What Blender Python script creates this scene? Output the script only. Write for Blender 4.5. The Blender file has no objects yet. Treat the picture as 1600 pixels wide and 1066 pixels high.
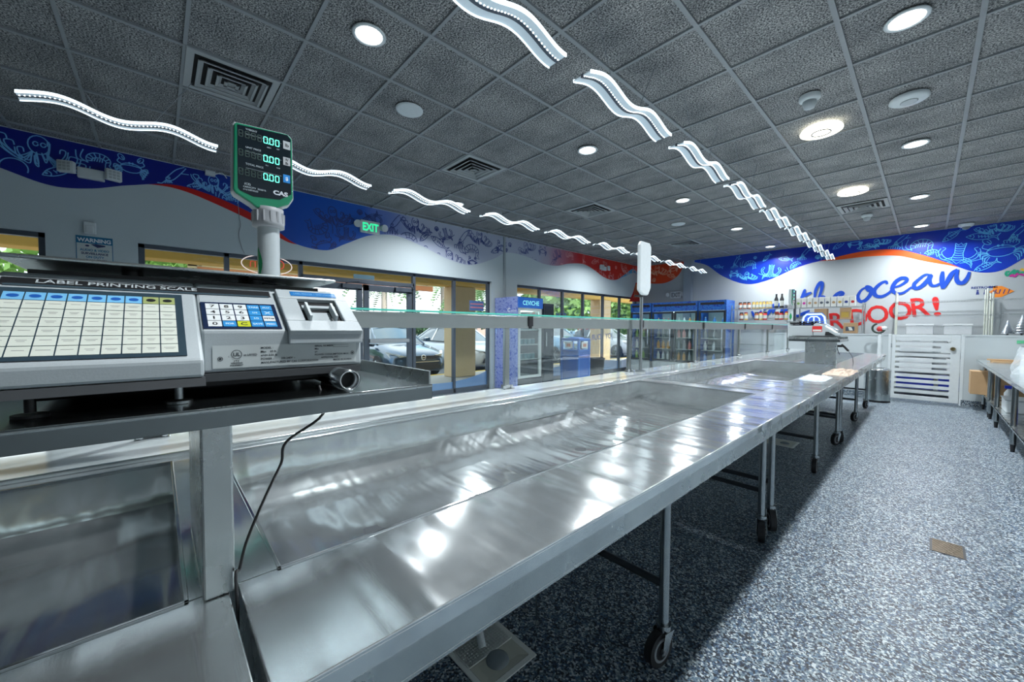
import bpy, math, random
from mathutils import Vector, Matrix
random.seed(7)
# ---------------------------------------------------------------- camera
# Coordinates in this file are measured from the eye point; the eye is HC above the shop floor.
HC = 1.28
FP = 600.0                      # focal length in pixels of a 1600x1066 frame
def _v(u, v): return Vector(((u-800)/FP, (v-533)/FP, 1.0))
AY = _v(1451, 516).normalized()
AX = -_v(247, 510); AX = (AX - AY*(AX @ AY)).normalized()
AZ = AY.cross(AX)
if AZ[1] > 0: AZ = -AZ
def ray(u, v):
    r = _v(u, v); return Vector((AX @ r, AY @ r, AZ @ r))
def PX(u, v, x): d = ray(u, v); return d*(x/d.x)
def PY(u, v, y): d = ray(u, v); return d*(y/d.y)
def PZ(u, v, z): d = ray(u, v); return d*(z/d.z)

scene = bpy.context.scene
cam_d = bpy.data.cameras.new('camera'); cam = bpy.data.objects.new('camera', cam_d)
scene.collection.objects.link(cam); scene.camera = cam
cam_d.sensor_width = 36; cam_d.lens = FP/1600*36; cam_d.clip_start = .02; cam_d.clip_end = 400
mr = Matrix(((AX[0], -AX[1], -AX[2]), (AY[0], -AY[1], -AY[2]), (AZ[0], -AZ[1], -AZ[2]))).to_4x4()
cam.matrix_world = Matrix.Translation((0, 0, HC)) @ mr
# ---------------------------------------------------------------- view + world + sun
scene.view_settings.view_transform = 'Standard'
scene.view_settings.look = 'None'
scene.view_settings.gamma = 1
scene.view_settings.exposure = 0.35
scene.view_settings.use_curve_mapping = False
wd = bpy.data.worlds.new('world'); scene.world = wd; wd.use_nodes = True
wn = wd.node_tree.nodes; wl = wd.node_tree.links
for n in list(wn): wn.remove(n)
wo = wn.new('ShaderNodeOutputWorld'); wb = wn.new('ShaderNodeBackground'); wb.inputs[1].default_value = 2.1
tc = wn.new('ShaderNodeTexCoord'); nz = wn.new('ShaderNodeTexNoise'); nz.inputs['Scale'].default_value = 2.2; nz.inputs['Detail'].default_value = 6
rp = wn.new('ShaderNodeValToRGB'); rp.color_ramp.elements[0].position = .40; rp.color_ramp.elements[0].color = (.42, .66, .95, 1)
rp.color_ramp.elements[1].position = .52; rp.color_ramp.elements[1].color = (.93, .96, 1, 1)
wl.new(tc.outputs['Generated'], nz.inputs['Vector']); wl.new(nz.outputs['Fac'], rp.inputs[0]); wl.new(rp.outputs[0], wb.inputs[0]); wl.new(wb.outputs[0], wo.inputs[0])
sd = bpy.data.lights.new('sun', 'SUN'); sd.energy = 6.0; sd.angle = .02; sd.color = (1, .95, .86)
so = bpy.data.objects.new('sun', sd); scene.collection.objects.link(so); so.rotation_euler = (math.radians(-14), math.radians(38), 0)

# ---------------------------------------------------------------- materials
MATS = {}
def mat(name, col, rough=.5, metal=0., emit=None, estr=0., bump=0., bscale=30., spec=.5, alpha=None, coat=0.):
    if name in MATS: return MATS[name]
    m = bpy.data.materials.new(name); m.use_nodes = True; nt = m.node_tree; b = nt.nodes['Principled BSDF']
    b.inputs['Base Color'].default_value = (*col, 1); b.inputs['Roughness'].default_value = rough
    b.inputs['Metallic'].default_value = metal; b.inputs['Specular IOR Level'].default_value = spec
    b.inputs['Coat Weight'].default_value = coat
    if emit: b.inputs['Emission Color'].default_value = (*emit, 1); b.inputs['Emission Strength'].default_value = estr
    # faint procedural variation of the base colour on every surface
    c = nt.nodes.new('ShaderNodeTexCoord'); n = nt.nodes.new('ShaderNodeTexNoise'); n.inputs['Scale'].default_value = bscale; n.inputs['Detail'].default_value = 4
    nt.links.new(c.outputs['Object'], n.inputs['Vector'])
    mx = nt.nodes.new('ShaderNodeMix'); mx.data_type = 'RGBA'
    mx.inputs[6].default_value = (*[x*.92 for x in col], 1); mx.inputs[7].default_value = (*[min(1, x*1.06) for x in col], 1)
    nt.links.new(n.outputs['Fac'], mx.inputs[0]); nt.links.new(mx.outputs[2], b.inputs['Base Color'])
    if bump:
        bp = nt.nodes.new('ShaderNodeBump'); bp.inputs['Strength'].default_value = bump; bp.inputs['Distance'].default_value = .002
        nt.links.new(n.outputs['Fac'], bp.inputs['Height']); nt.links.new(bp.outputs[0], b.inputs['Normal'])
    MATS[name] = m; return m
def ramp(nt, fac, stops, interp='LINEAR'):
    r = nt.nodes.new('ShaderNodeValToRGB'); cr = r.color_ramp; cr.interpolation = interp
    cr.elements[0].position = stops[0][0]; cr.elements[0].color = (*stops[0][1], 1)
    cr.elements[1].position = stops[-1][0]; cr.elements[1].color = (*stops[-1][1], 1)
    for p, c in stops[1:-1]:
        e = cr.elements.new(p); e.color = (*c, 1)
    nt.links.new(fac, r.inputs[0]); return r.outputs[0]
def noise(nt, vec, scale, detail=4, rough=.5):
    n = nt.nodes.new('ShaderNodeTexNoise'); n.inputs['Scale'].default_value = scale; n.inputs['Detail'].default_value = detail; n.inputs['Roughness'].default_value = rough
    nt.links.new(vec, n.inputs['Vector']); return n.outputs['Fac']
def coords(nt, sc=(1, 1, 1)):
    c = nt.nodes.new('ShaderNodeTexCoord'); m = nt.nodes.new('ShaderNodeMapping'); m.inputs['Scale'].default_value = sc
    nt.links.new(c.outputs['Object'], m.inputs['Vector']); return m.outputs[0]
def newmat(name):
    m = bpy.data.materials.new(name); m.use_nodes = True; MATS[name] = m; return m, m.node_tree, m.node_tree.nodes['Principled BSDF']

def steel(name, base, rlo, rhi, stretch, wav=.0, metal=1., aniso=0.):
    m, nt, b = newmat(name)
    if aniso:
        b.inputs['Anisotropic'].default_value = aniso; tg = nt.nodes.new('ShaderNodeCombineXYZ'); tg.inputs[1].default_value = 1; nt.links.new(tg.outputs[0], b.inputs['Tangent'])
    b.inputs['Metallic'].default_value = metal
    v = coords(nt, stretch); fine = noise(nt, v, 26, 3)
    big = noise(nt, coords(nt), 5.0, 6, .6)
    nt.links.new(ramp(nt, big, [(.3, tuple(x*.86 for x in base)), (.5, base), (.75, tuple(min(1, x*1.15) for x in base))]), b.inputs['Base Color'])
    mr_ = nt.nodes.new('ShaderNodeMapRange'); mr_.inputs[3].default_value = rlo; mr_.inputs[4].default_value = rhi
    nt.links.new(big, mr_.inputs[0]); nt.links.new(mr_.outputs[0], b.inputs['Roughness'])
    b1 = nt.nodes.new('ShaderNodeBump'); b1.inputs['Strength'].default_value = .05; b1.inputs['Distance'].default_value = .0012
    nt.links.new(fine, b1.inputs['Height'])
    if wav:
        b2 = nt.nodes.new('ShaderNodeBump'); b2.inputs['Strength'].default_value = wav; b2.inputs['Distance'].default_value = .02
        nt.links.new(noise(nt, coords(nt, (.45, 3.4, 1)), 2.4, 2), b2.inputs['Height']); nt.links.new(b2.outputs[0], b1.inputs['Normal'])
    nt.links.new(b1.outputs[0], b.inputs['Normal']); return m
STEEL = steel('brushed_steel', (.56, .60, .60), .2, .34, (1, 12, 12))
STEELTOP = steel('steel_worktop', (.78, .83, .84), .10, .20, (1, 14, 1), .55, metal=.92, aniso=.75)
STEELBASIN = steel('steel_basin', (.72, .76, .77), .07, .18, (1, 6, 1), .5, metal=.92, aniso=.5)
STEELDARK = steel('steel_tray', (.24, .27, .28), .12, .28, (1, 10, 1))
CHROME = mat('chrome', (.7, .72, .73), .12, 1)
PIPE = mat('steel_tube', (.42, .45, .46), .25, 1)
PIPEDK = mat('dark_steel_tube', (.10, .11, .12), .3, .8)
BLACK = mat('black_plastic', (.012, .013, .015), .4)
RUBBER = mat('black_rubber', (.02, .02, .022), .6)
GREYPL = mat('grey_plastic', (.30, .32, .34), .5)
WHITE = mat('white_plastic', (.62, .68, .70), .4)
SCALEGR = mat('pale_grey_plastic', (.42, .47, .49), .42, bump=.05, bscale=400)
SCALEDK = mat('mid_grey_plastic', (.20, .24, .26), .45)
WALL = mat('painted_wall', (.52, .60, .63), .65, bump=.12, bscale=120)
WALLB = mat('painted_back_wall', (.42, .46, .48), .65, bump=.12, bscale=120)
FRP = mat('white_wall_panel', (.48, .54, .56), .3, bump=.2, bscale=160)
QUARTZ = mat('white_quartz', (.62, .66, .67), .08, bump=0, bscale=60, coat=.5)
ALU = mat('dark_aluminium', (.10, .12, .15), .4, .6)
CARD = mat('cardboard', (.42, .28, .15), .8, bscale=12)
RED = mat('red_vinyl', (.62, .02, .02), .4)
BLUEV = mat('blue_vinyl', (.01, .06, .42), .35)
CREAM = mat('cream_label', (.66, .70, .66), .5)

def m_floor():
    m, nt, b = newmat('flake_epoxy_floor')
    v = coords(nt); vo = nt.nodes.new('ShaderNodeTexVoronoi'); vo.inputs['Scale'].default_value = 140; vo.inputs['Randomness'].default_value = 1
    nt.links.new(v, vo.inputs['Vector'])
    sp = nt.nodes.new('ShaderNodeSeparateColor'); nt.links.new(vo.outputs['Color'], sp.inputs[0])
    c = ramp(nt, sp.outputs[0], [(0, (.012, .016, .024)), (.26, (.03, .055, .10)), (.42, (.10, .15, .19)), (.58, (.22, .28, .31)), (.74, (.48, .54, .56)), (.9, (.06, .12, .20))], 'CONSTANT')
    nt.links.new(c, b.inputs['Base Color'])
    mr_ = nt.nodes.new('ShaderNodeMapRange'); mr_.inputs[3].default_value = .3; mr_.inputs[4].default_value = .55
    nt.links.new(noise(nt, v, 3), mr_.inputs[0]); nt.links.new(mr_.outputs[0], b.inputs['Roughness'])
    bp = nt.nodes.new('ShaderNodeBump'); bp.inputs['Strength'].default_value = .25; bp.inputs['Distance'].default_value = .001
    nt.links.new(sp.outputs[1], bp.inputs['Height']); nt.links.new(bp.outputs[0], b.inputs['Normal']); return m
FLOOR = m_floor()
def m_ceil():
    m, nt, b = newmat('dark_acoustic_tile'); v = coords(nt)
    f = noise(nt, v, 95, 3, .7); g = noise(nt, coords(nt, (1, 1.4, 1)), 2.4, 6, .65)
    c1 = ramp(nt, f, [(.40, (.024, .030, .036)), (.50, (.20, .215, .225)), (.60, (.46, .48, .49))])
    mx = nt.nodes.new('ShaderNodeMix'); mx.data_type = 'RGBA'; mx.blend_type = 'MULTIPLY'; mx.inputs[0].default_value = 1
    nt.links.new(c1, mx.inputs[6]); nt.links.new(ramp(nt, g, [(.3, (.62, .62, .62)), (.7, (1.25, 1.2, 1.15))]), mx.inputs[7])
    nt.links.new(mx.outputs[2], b.inputs['Base Color']); b.inputs['Roughness'].default_value = .9
    bp = nt.nodes.new('ShaderNodeBump'); bp.inputs['Strength'].default_value = .4; bp.inputs['Distance'].default_value = .003
    nt.links.new(f, bp.inputs['Height']); nt.links.new(bp.outputs[0], b.inputs['Normal']); return m
CEIL = m_ceil()
TBAR = mat('grid_bar_grey', (.26, .285, .30), .5)
VENTM = mat('vent_grey', (.36, .39, .40), .5)
VENTB = mat('vent_black', (.006, .006, .007), .8)
def m_grad(name, axis, stops, lo, hi, speck=0., rough=.3):
    m, nt, b = newmat(name); c = nt.nodes.new('ShaderNodeTexCoord'); s = nt.nodes.new('ShaderNodeSeparateXYZ'); nt.links.new(c.outputs['Object'], s.inputs[0])
    n = noise(nt, c.outputs['Object'], 2.2, 4); ad = nt.nodes.new('ShaderNodeMath'); ad.operation = 'MULTIPLY_ADD'; ad.inputs[1].default_value = .5; nt.links.new(n, ad.inputs[0]); nt.links.new(s.outputs[axis], ad.inputs[2])
    mr_ = nt.nodes.new('ShaderNodeMapRange'); mr_.inputs[1].default_value = lo; mr_.inputs[2].default_value = hi; nt.links.new(ad.outputs[0], mr_.inputs[0])
    nt.links.new(ramp(nt, mr_.outputs[0], stops), b.inputs['Base Color']); b.inputs['Roughness'].default_value = rough; return m
def m_glass(name, tint, refl=.5, a=1.0):
    m, nt, b = newmat(name); nt.nodes.remove(b); out = nt.nodes['Material Output']
    t = nt.nodes.new('ShaderNodeBsdfTransparent'); t.inputs[0].default_value = (*tint, 1)
    g = nt.nodes.new('ShaderNodeBsdfGlossy'); g.inputs['Roughness'].default_value = .01
    lw = nt.nodes.new('ShaderNodeFresnel'); lw.inputs[0].default_value = 1.45; mu = nt.nodes.new('ShaderNodeMath'); mu.operation = 'MULTIPLY'; mu.inputs[1].default_value = refl
    mx = nt.nodes.new('ShaderNodeMixShader'); nt.links.new(lw.outputs[0], mu.inputs[0]); nt.links.new(mu.outputs[0], mx.inputs[0])
    nt.links.new(t.outputs[0], mx.inputs[1]); nt.links.new(g.outputs[0], mx.inputs[2]); nt.links.new(mx.outputs[0], out.inputs[0]); return m
GLASS = m_glass('clear_glass', (.95, .98, .98), .3)
WGLASS = m_glass('window_glass', (.92, .96, .97), .3)
GGREEN = mat('green_glass_edge', (.10, .52, .42), .15, emit=None)
def m_film(name, col, opac):
    m, nt, b = newmat(name); b.inputs['Base Color'].default_value = (*col, 1); b.inputs['Alpha'].default_value = opac; b.inputs['Roughness'].default_value = .4
    b.inputs['Base Color'].default_value = (*col, 1); return m
PLASTICBAG = m_film('clear_plastic_film', (.75, .82, .86), .30)

# ---------------------------------------------------------------- mesh builder
COL = scene.collection
ORG = {}
class MB:
    def __init__(s): s.v = []; s.f = []; s.m = []; s.s = []; s.mi = 0
    def mat(s, i): s.mi = i; return s
    def add(s, vs, fs, smooth=False):
        o = len(s.v); s.v += [Vector(p) for p in vs]
        for f in fs: s.f.append([o+i for i in f]); s.m.append(s.mi); s.s.append(smooth)
        return s
    def box(s, a, b, rot=None, piv=None):
        x0, y0, z0 = a; x1, y1, z1 = b
        vs = [Vector(p) for p in ((x0,y0,z0),(x1,y0,z0),(x1,y1,z0),(x0,y1,z0),(x0,y0,z1),(x1,y0,z1),(x1,y1,z1),(x0,y1,z1))]
        if rot is not None:
            pv = Vector(piv) if piv is not None else (vs[0]+vs[6])/2
            vs = [pv + rot @ (p-pv) for p in vs]
        return s.add(vs, [(0,3,2,1),(4,5,6,7),(0,1,5,4),(1,2,6,5),(2,3,7,6),(3,0,4,7)])
    def cyl(s, p0, p1, r0, r1=None, n=16, cap=True):
        p0 = Vector(p0); p1 = Vector(p1); r1 = r0 if r1 is None else r1
        d = (p1-p0).normalized(); a = d.orthogonal().normalized(); b = d.cross(a); vs = []
        for k in range(n):
            t = 2*math.pi*k/n; e = a*math.cos(t)+b*math.sin(t); vs += [p0+e*r0, p1+e*r1]
        s.add(vs, [(2*k, 2*((k+1) % n), 2*((k+1) % n)+1, 2*k+1) for k in range(n)], True)
        if cap: s.add(vs, [[2*k for k in range(n)][::-1], [2*k+1 for k in range(n)]])
        return s
    def tube(s, pts, r, n=8):
        pts = [Vector(p) for p in pts]; rings = []; a = None
        for i, p in enumerate(pts):
            d = (pts[min(i+1, len(pts)-1)]-pts[max(i-1, 0)]).normalized()
            if a is None: a = d.orthogonal().normalized()
            a = (a-d*(a @ d)).normalized(); b = d.cross(a)
            rr = r(i/(len(pts)-1)) if callable(r) else r
            rings.append([p+(a*math.cos(2*math.pi*k/n)+b*math.sin(2*math.pi*k/n))*rr for k in range(n)])
        return s.loft(rings, True, True)
    def loft(s, rings, closed=True, cap=True, smooth=True):
        n = len(rings[0]); vs = [p for r in rings for p in r]; fs = []
        for i in range(len(rings)-1):
            for k in range(n if closed else n-1):
                k2 = (k+1) % n; fs.append((i*n+k, i*n+k2, (i+1)*n+k2, (i+1)*n+k))
        s.add(vs, fs, smooth)
        if cap and closed: s.add(rings[0], [list(range(n))[::-1]]); s.add(rings[-1], [list(range(n))])
        return s
    def lathe(s, c, prof, n=24, axis='Z', cap=True):
        c = Vector(c); rings = []
        for r, h in prof:
            ring = []
            for k in range(n):
                t = 2*math.pi*k/n; x, y = r*math.cos(t), r*math.sin(t)
                ring.append(c+(Vector((x, y, h)) if axis == 'Z' else Vector((h, x, y)) if axis == 'X' else Vector((x, h, y))))
            rings.append(ring)
        return s.loft(rings, True, cap)
    def prism(s, poly, fr, d):          # poly of 2D points in frame, thickness d along frame normal
        o, ex, ey = fr; nn = ex.cross(ey); n = len(poly)
        a = [o+ex*x+ey*y for x, y in poly]; b = [p+nn*d for p in a]
        s.add(a+b, [list(range(n))[::-1], [n+i for i in range(n)]]+[(i, (i+1) % n, n+(i+1) % n, n+i) for i in range(n)])
        return s
    def flat(s, poly, fr, h=0.):
        o, ex, ey = fr; nn = ex.cross(ey); return s.add([o+ex*x+ey*y+nn*h for x, y in poly], [list(range(len(poly)))])
    def rect(s, x0, y0, x1, y1, fr, h=0.): return s.flat([(x0,y0),(x1,y0),(x1,y1),(x0,y1)], fr, h)
    def ribbon(s, pts, w, fr, h=0.):
        o, ex, ey = fr; nn = ex.cross(ey); L = []; n = len(pts)
        for i, p in enumerate(pts):
            a = pts[max(i-1, 0)]; b = pts[min(i+1, n-1)]; dx, dy = b[0]-a[0], b[1]-a[1]; l = math.hypot(dx, dy) or 1
            ww = w(i/(n-1)) if callable(w) else w
            nx, ny = -dy/l*ww/2, dx/l*ww/2
            hh = h+i*2e-5; L += [o+ex*(p[0]+nx)+ey*(p[1]+ny)+nn*hh, o+ex*(p[0]-nx)+ey*(p[1]-ny)+nn*hh]
        return s.add(L, [(2*i+1, 2*i+3, 2*i+2, 2*i) for i in range(n-1)])
    def text(s, t, size, fr, x=0, y=0, h=0., align='LEFT', bold=0., sx=1., mirror=False, rot=0.):
        c = bpy.data.curves.new('tmp', 'FONT'); c.body = t; c.size = size; c.align_x = align; c.offset = bold; c.fill_mode = 'FRONT'; c.resolution_u = 3
        o = bpy.data.objects.new('tmp', c); COL.objects.link(o); bpy.context.view_layer.update()
        me = bpy.data.meshes.new_from_object(o.evaluated_get(bpy.context.evaluated_depsgraph_get()))
        org, ex, ey = fr; nn = ex.cross(ey); k = -1 if mirror else 1; ca, sa = math.cos(rot), math.sin(rot)
        vs = []
        for q in me.vertices:
            a, b = q.co.x*sx*k, q.co.y
            vs.append(org+ex*(x+a*ca-b*sa)+ey*(y+a*sa+b*ca)+nn*h)
        s.add(vs, [list(p.vertices) if k > 0 else list(p.vertices)[::-1] for p in me.polygons])
        bpy.data.objects.remove(o); bpy.data.curves.remove(c); bpy.data.meshes.remove(me); return s
    def build(s, name, mats, parent=None, bevel=0., seg=2, loc=None):
        if not isinstance(mats, (list, tuple)): mats = [mats]
        if parent is not None: org = ORG[parent.name]
        elif loc is not None: org = Vector(loc)
        else:
            lo = [min(p[i] for p in s.v) for i in range(3)]; hi = [max(p[i] for p in s.v) for i in range(3)]
            org = Vector(((lo[0]+hi[0])/2, (lo[1]+hi[1])/2, lo[2]))
        me = bpy.data.meshes.new(name); me.from_pydata([p-org for p in s.v], [], s.f)
        for mm in mats: me.materials.append(mm)
        for p, i, sm in zip(me.polygons, s.m, s.s): p.material_index = min(i, len(mats)-1); p.use_smooth = sm
        me.update(); o = bpy.data.objects.new(name, me); COL.objects.link(o)
        if parent is not None: o.parent = parent; ORG[o.name] = org
        else: o.location = org+Vector((0, 0, HC)); ORG[o.name] = org
        if bevel:
            b = o.modifiers.new('bevel', 'BEVEL'); b.width = bevel; b.segments = seg; b.limit_method = 'ANGLE'; b.angle_limit = math.radians(40); b.harden_normals = False
        return o
def tag(o, label, cat, group=None):
    o['label'] = label; o['category'] = cat
    if group: o['group'] = group
    return o
def struct(o): o['kind'] = 'structure'; return o
def thing(name, label, cat, loc, group=None):
    o = bpy.data.objects.new(name, None); COL.objects.link(o); o.location = Vector(loc)+Vector((0, 0, HC)); o.empty_display_size = .1
    ORG[o.name] = Vector(loc); return tag(o, label, cat, group)
def dup(root, dloc, label=None, rotz=None):
    def cp(o, par):
        c = o.copy(); COL.objects.link(c)
        if par is not None: c.parent = par
        for ch in [k for k in KIDS(o)]: cp(ch, c)
        return c
    r = cp(root, None); r.location = Vector(root.location)+Vector(dloc)
    if rotz is not None: r.rotation_euler = (0, 0, rotz)
    ORG[r.name] = ORG[root.name]+Vector(dloc)
    if label: r['label'] = label
    return r
def KIDS(o): return [c for c in bpy.data.objects if c.parent == o]
def part(o, label): o['label'] = label; return o
V = Vector
def FR(o, ex, ey): return (V(o), V(ex).normalized(), V(ey).normalized())
def catmull(pts, n=8):
    out = []; P = [pts[0]]+list(pts)+[pts[-1]]
    for i in range(1, len(P)-2):
        for k in range(n):
            t = k/n; a, b, c, d = P[i-1], P[i], P[i+1], P[i+2]
            out.append(tuple(.5*((2*b[j])+(-a[j]+c[j])*t+(2*a[j]-5*b[j]+4*c[j]-d[j])*t*t+(-a[j]+3*b[j]-3*c[j]+d[j])*t**3) for j in range(len(b))))
    out.append(tuple(pts[-1])); return out

# ---------------------------------------------------------------- room shell
XW, YB, ZC, ZF = -6.2, 11.2, 1.945, -1.28
XR, YN = 1.45, -3.6
b = MB().box((XW-.2, YN, ZF-.12), (XR+.15, YB+.15, ZF)); struct(b.build('floor', FLOOR, loc=(0, 0, ZF-.12)))
b = MB().box((XW-.2, YN, ZC+.012), (XR+.15, YB+.15, ZC+.2)); struct(b.build('ceiling', CEIL, loc=(0, 0, ZC+.012)))
gx = [-.447+.6195*k for k in range(-9, 4)]; gy = [1.984+.603*j for j in range(-9, 16)]
b = MB()
for x in gx:
    if XW < x < XR: b.box((x-.014, YN, ZC-.004), (x+.014, YB, ZC+.014))
for y in gy:
    if YN < y < YB: b.box((XW, y-.011, ZC-.002), (XR, y+.011, ZC+.014))
struct(b.build('trim_1', TBAR))
# left wall with three openings
OPN = [(-3.2, -.836), (-.15, 5.13), (5.864, 11.08)]; HEAD = .965
b = MB().box((XW-.2, YN, HEAD), (XW, YB, ZC+.01))
ys = [YN]+[v for o in OPN for v in o]+[YB]
for k in range(0, len(ys), 2): b.box((XW-.2, ys[k], ZF), (XW, ys[k+1], HEAD))
struct(b.build('wall_left', WALL))
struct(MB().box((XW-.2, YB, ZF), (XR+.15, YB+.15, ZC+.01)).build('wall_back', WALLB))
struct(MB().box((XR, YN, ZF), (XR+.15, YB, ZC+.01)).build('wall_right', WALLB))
struct(MB().box((XW-.2, YN-.15, ZF), (XR+.15, YN, ZC+.01)).build('wall_front', WALLB))
# column at the back wall corner
struct(MB().box((-4.78, YB-.16, ZF), (-4.56, YB, ZC)).build('trim_2', mat('grey_column_paint', (.25, .30, .35), .5)))
struct(MB().box((XW, 5.45, HEAD-.3), (XW+.03, 5.50, ZC)).box((XW, 5.445, ZF), (XW+.025, 5.495, HEAD-.3)).build('trim_3', mat('grey_conduit_paint', (.33, .38, .41), .5)))

# windows and double door
def window(n, y0, y1, mulls, skip=None):
    f = MB(); xa, xb = XW-.13, XW-.06; w = .055
    f.box((xa, y0, HEAD-.05), (xb, y1, HEAD)).box((xa, y0, ZF), (xb, y0+w, HEAD)).box((xa, y1-w, ZF), (xb, y1, HEAD))
    spans = [(y0, y1)] if not skip else [(y0, skip[0]), (skip[1], y1)]
    for a, c in spans: f.box((xa, a, ZF), (xb, c, ZF+.09))
    for y in mulls: f.box((xa, y-w/2, ZF), (xb, y+w/2, HEAD))
    if skip: f.box((xa, skip[0], .71), (xb, skip[1], .78))
    o = struct(f.build('window_%d' % n, ALU, bevel=.003))
    g = MB()
    for a, c in spans: g.box((XW-.10, a+.02, ZF+.05), (XW-.094, c-.02, HEAD-.02))
    if skip: g.box((XW-.10, skip[0], .75), (XW-.094, skip[1], HEAD-.02))
    g.build('window_pane', WGLASS, o); return o
window(1, *OPN[0], [])
window(2, *OPN[1], [.682, 1.56, 3.39, 4.25], (1.56, 3.39))
window(3, *OPN[2], [6.674, 7.52, 8.367, 9.29, 10.156])
def leaf(n, y0, y1, hs):
    f = MB(); xa, xb = XW-.12, XW-.07
    f.box((xa, y0, ZF+.02), (xb, y0+.09, .70)).box((xa, y1-.09, ZF+.02), (xb, y1, .70)).box((xa, y0, .60), (xb, y1, .70)).box((xa, y0, ZF+.02), (xb, y1, ZF+.25))
    f.box((xa+.01, y0, -.22), (xb-.01, y1, -.19))
    o = struct(f.build('door_%d' % n, ALU, bevel=.004))
    MB().box((XW-.10, y0+.08, ZF+.2), (XW-.094, y1-.08, .62)).build('door_glass', WGLASS, o)
    h = MB(); yh = y0+.06 if hs < 0 else y1-.06
    h.box((xb, y0+.08, -.26), (xb+.05, y1-.08, -.20)); h.build('push_bar', GREYPL, o, bevel=.005)
    c = MB().box((xb, (y0+y1)/2+.1, .62), (xb+.06, (y0+y1)/2+.4, .69)).tube([(xb+.05, (y0+y1)/2+.15, .70), (xb+.22, (y0+y1)/2+.30, .71), (xb+.03, (y0+y1)/2+.48, .72)], .008)
    c.build('door_closer', ALU, o, bevel=.003)
leaf(1, 1.60, 2.465, 1); leaf(2, 2.485, 3.35, -1)

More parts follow.
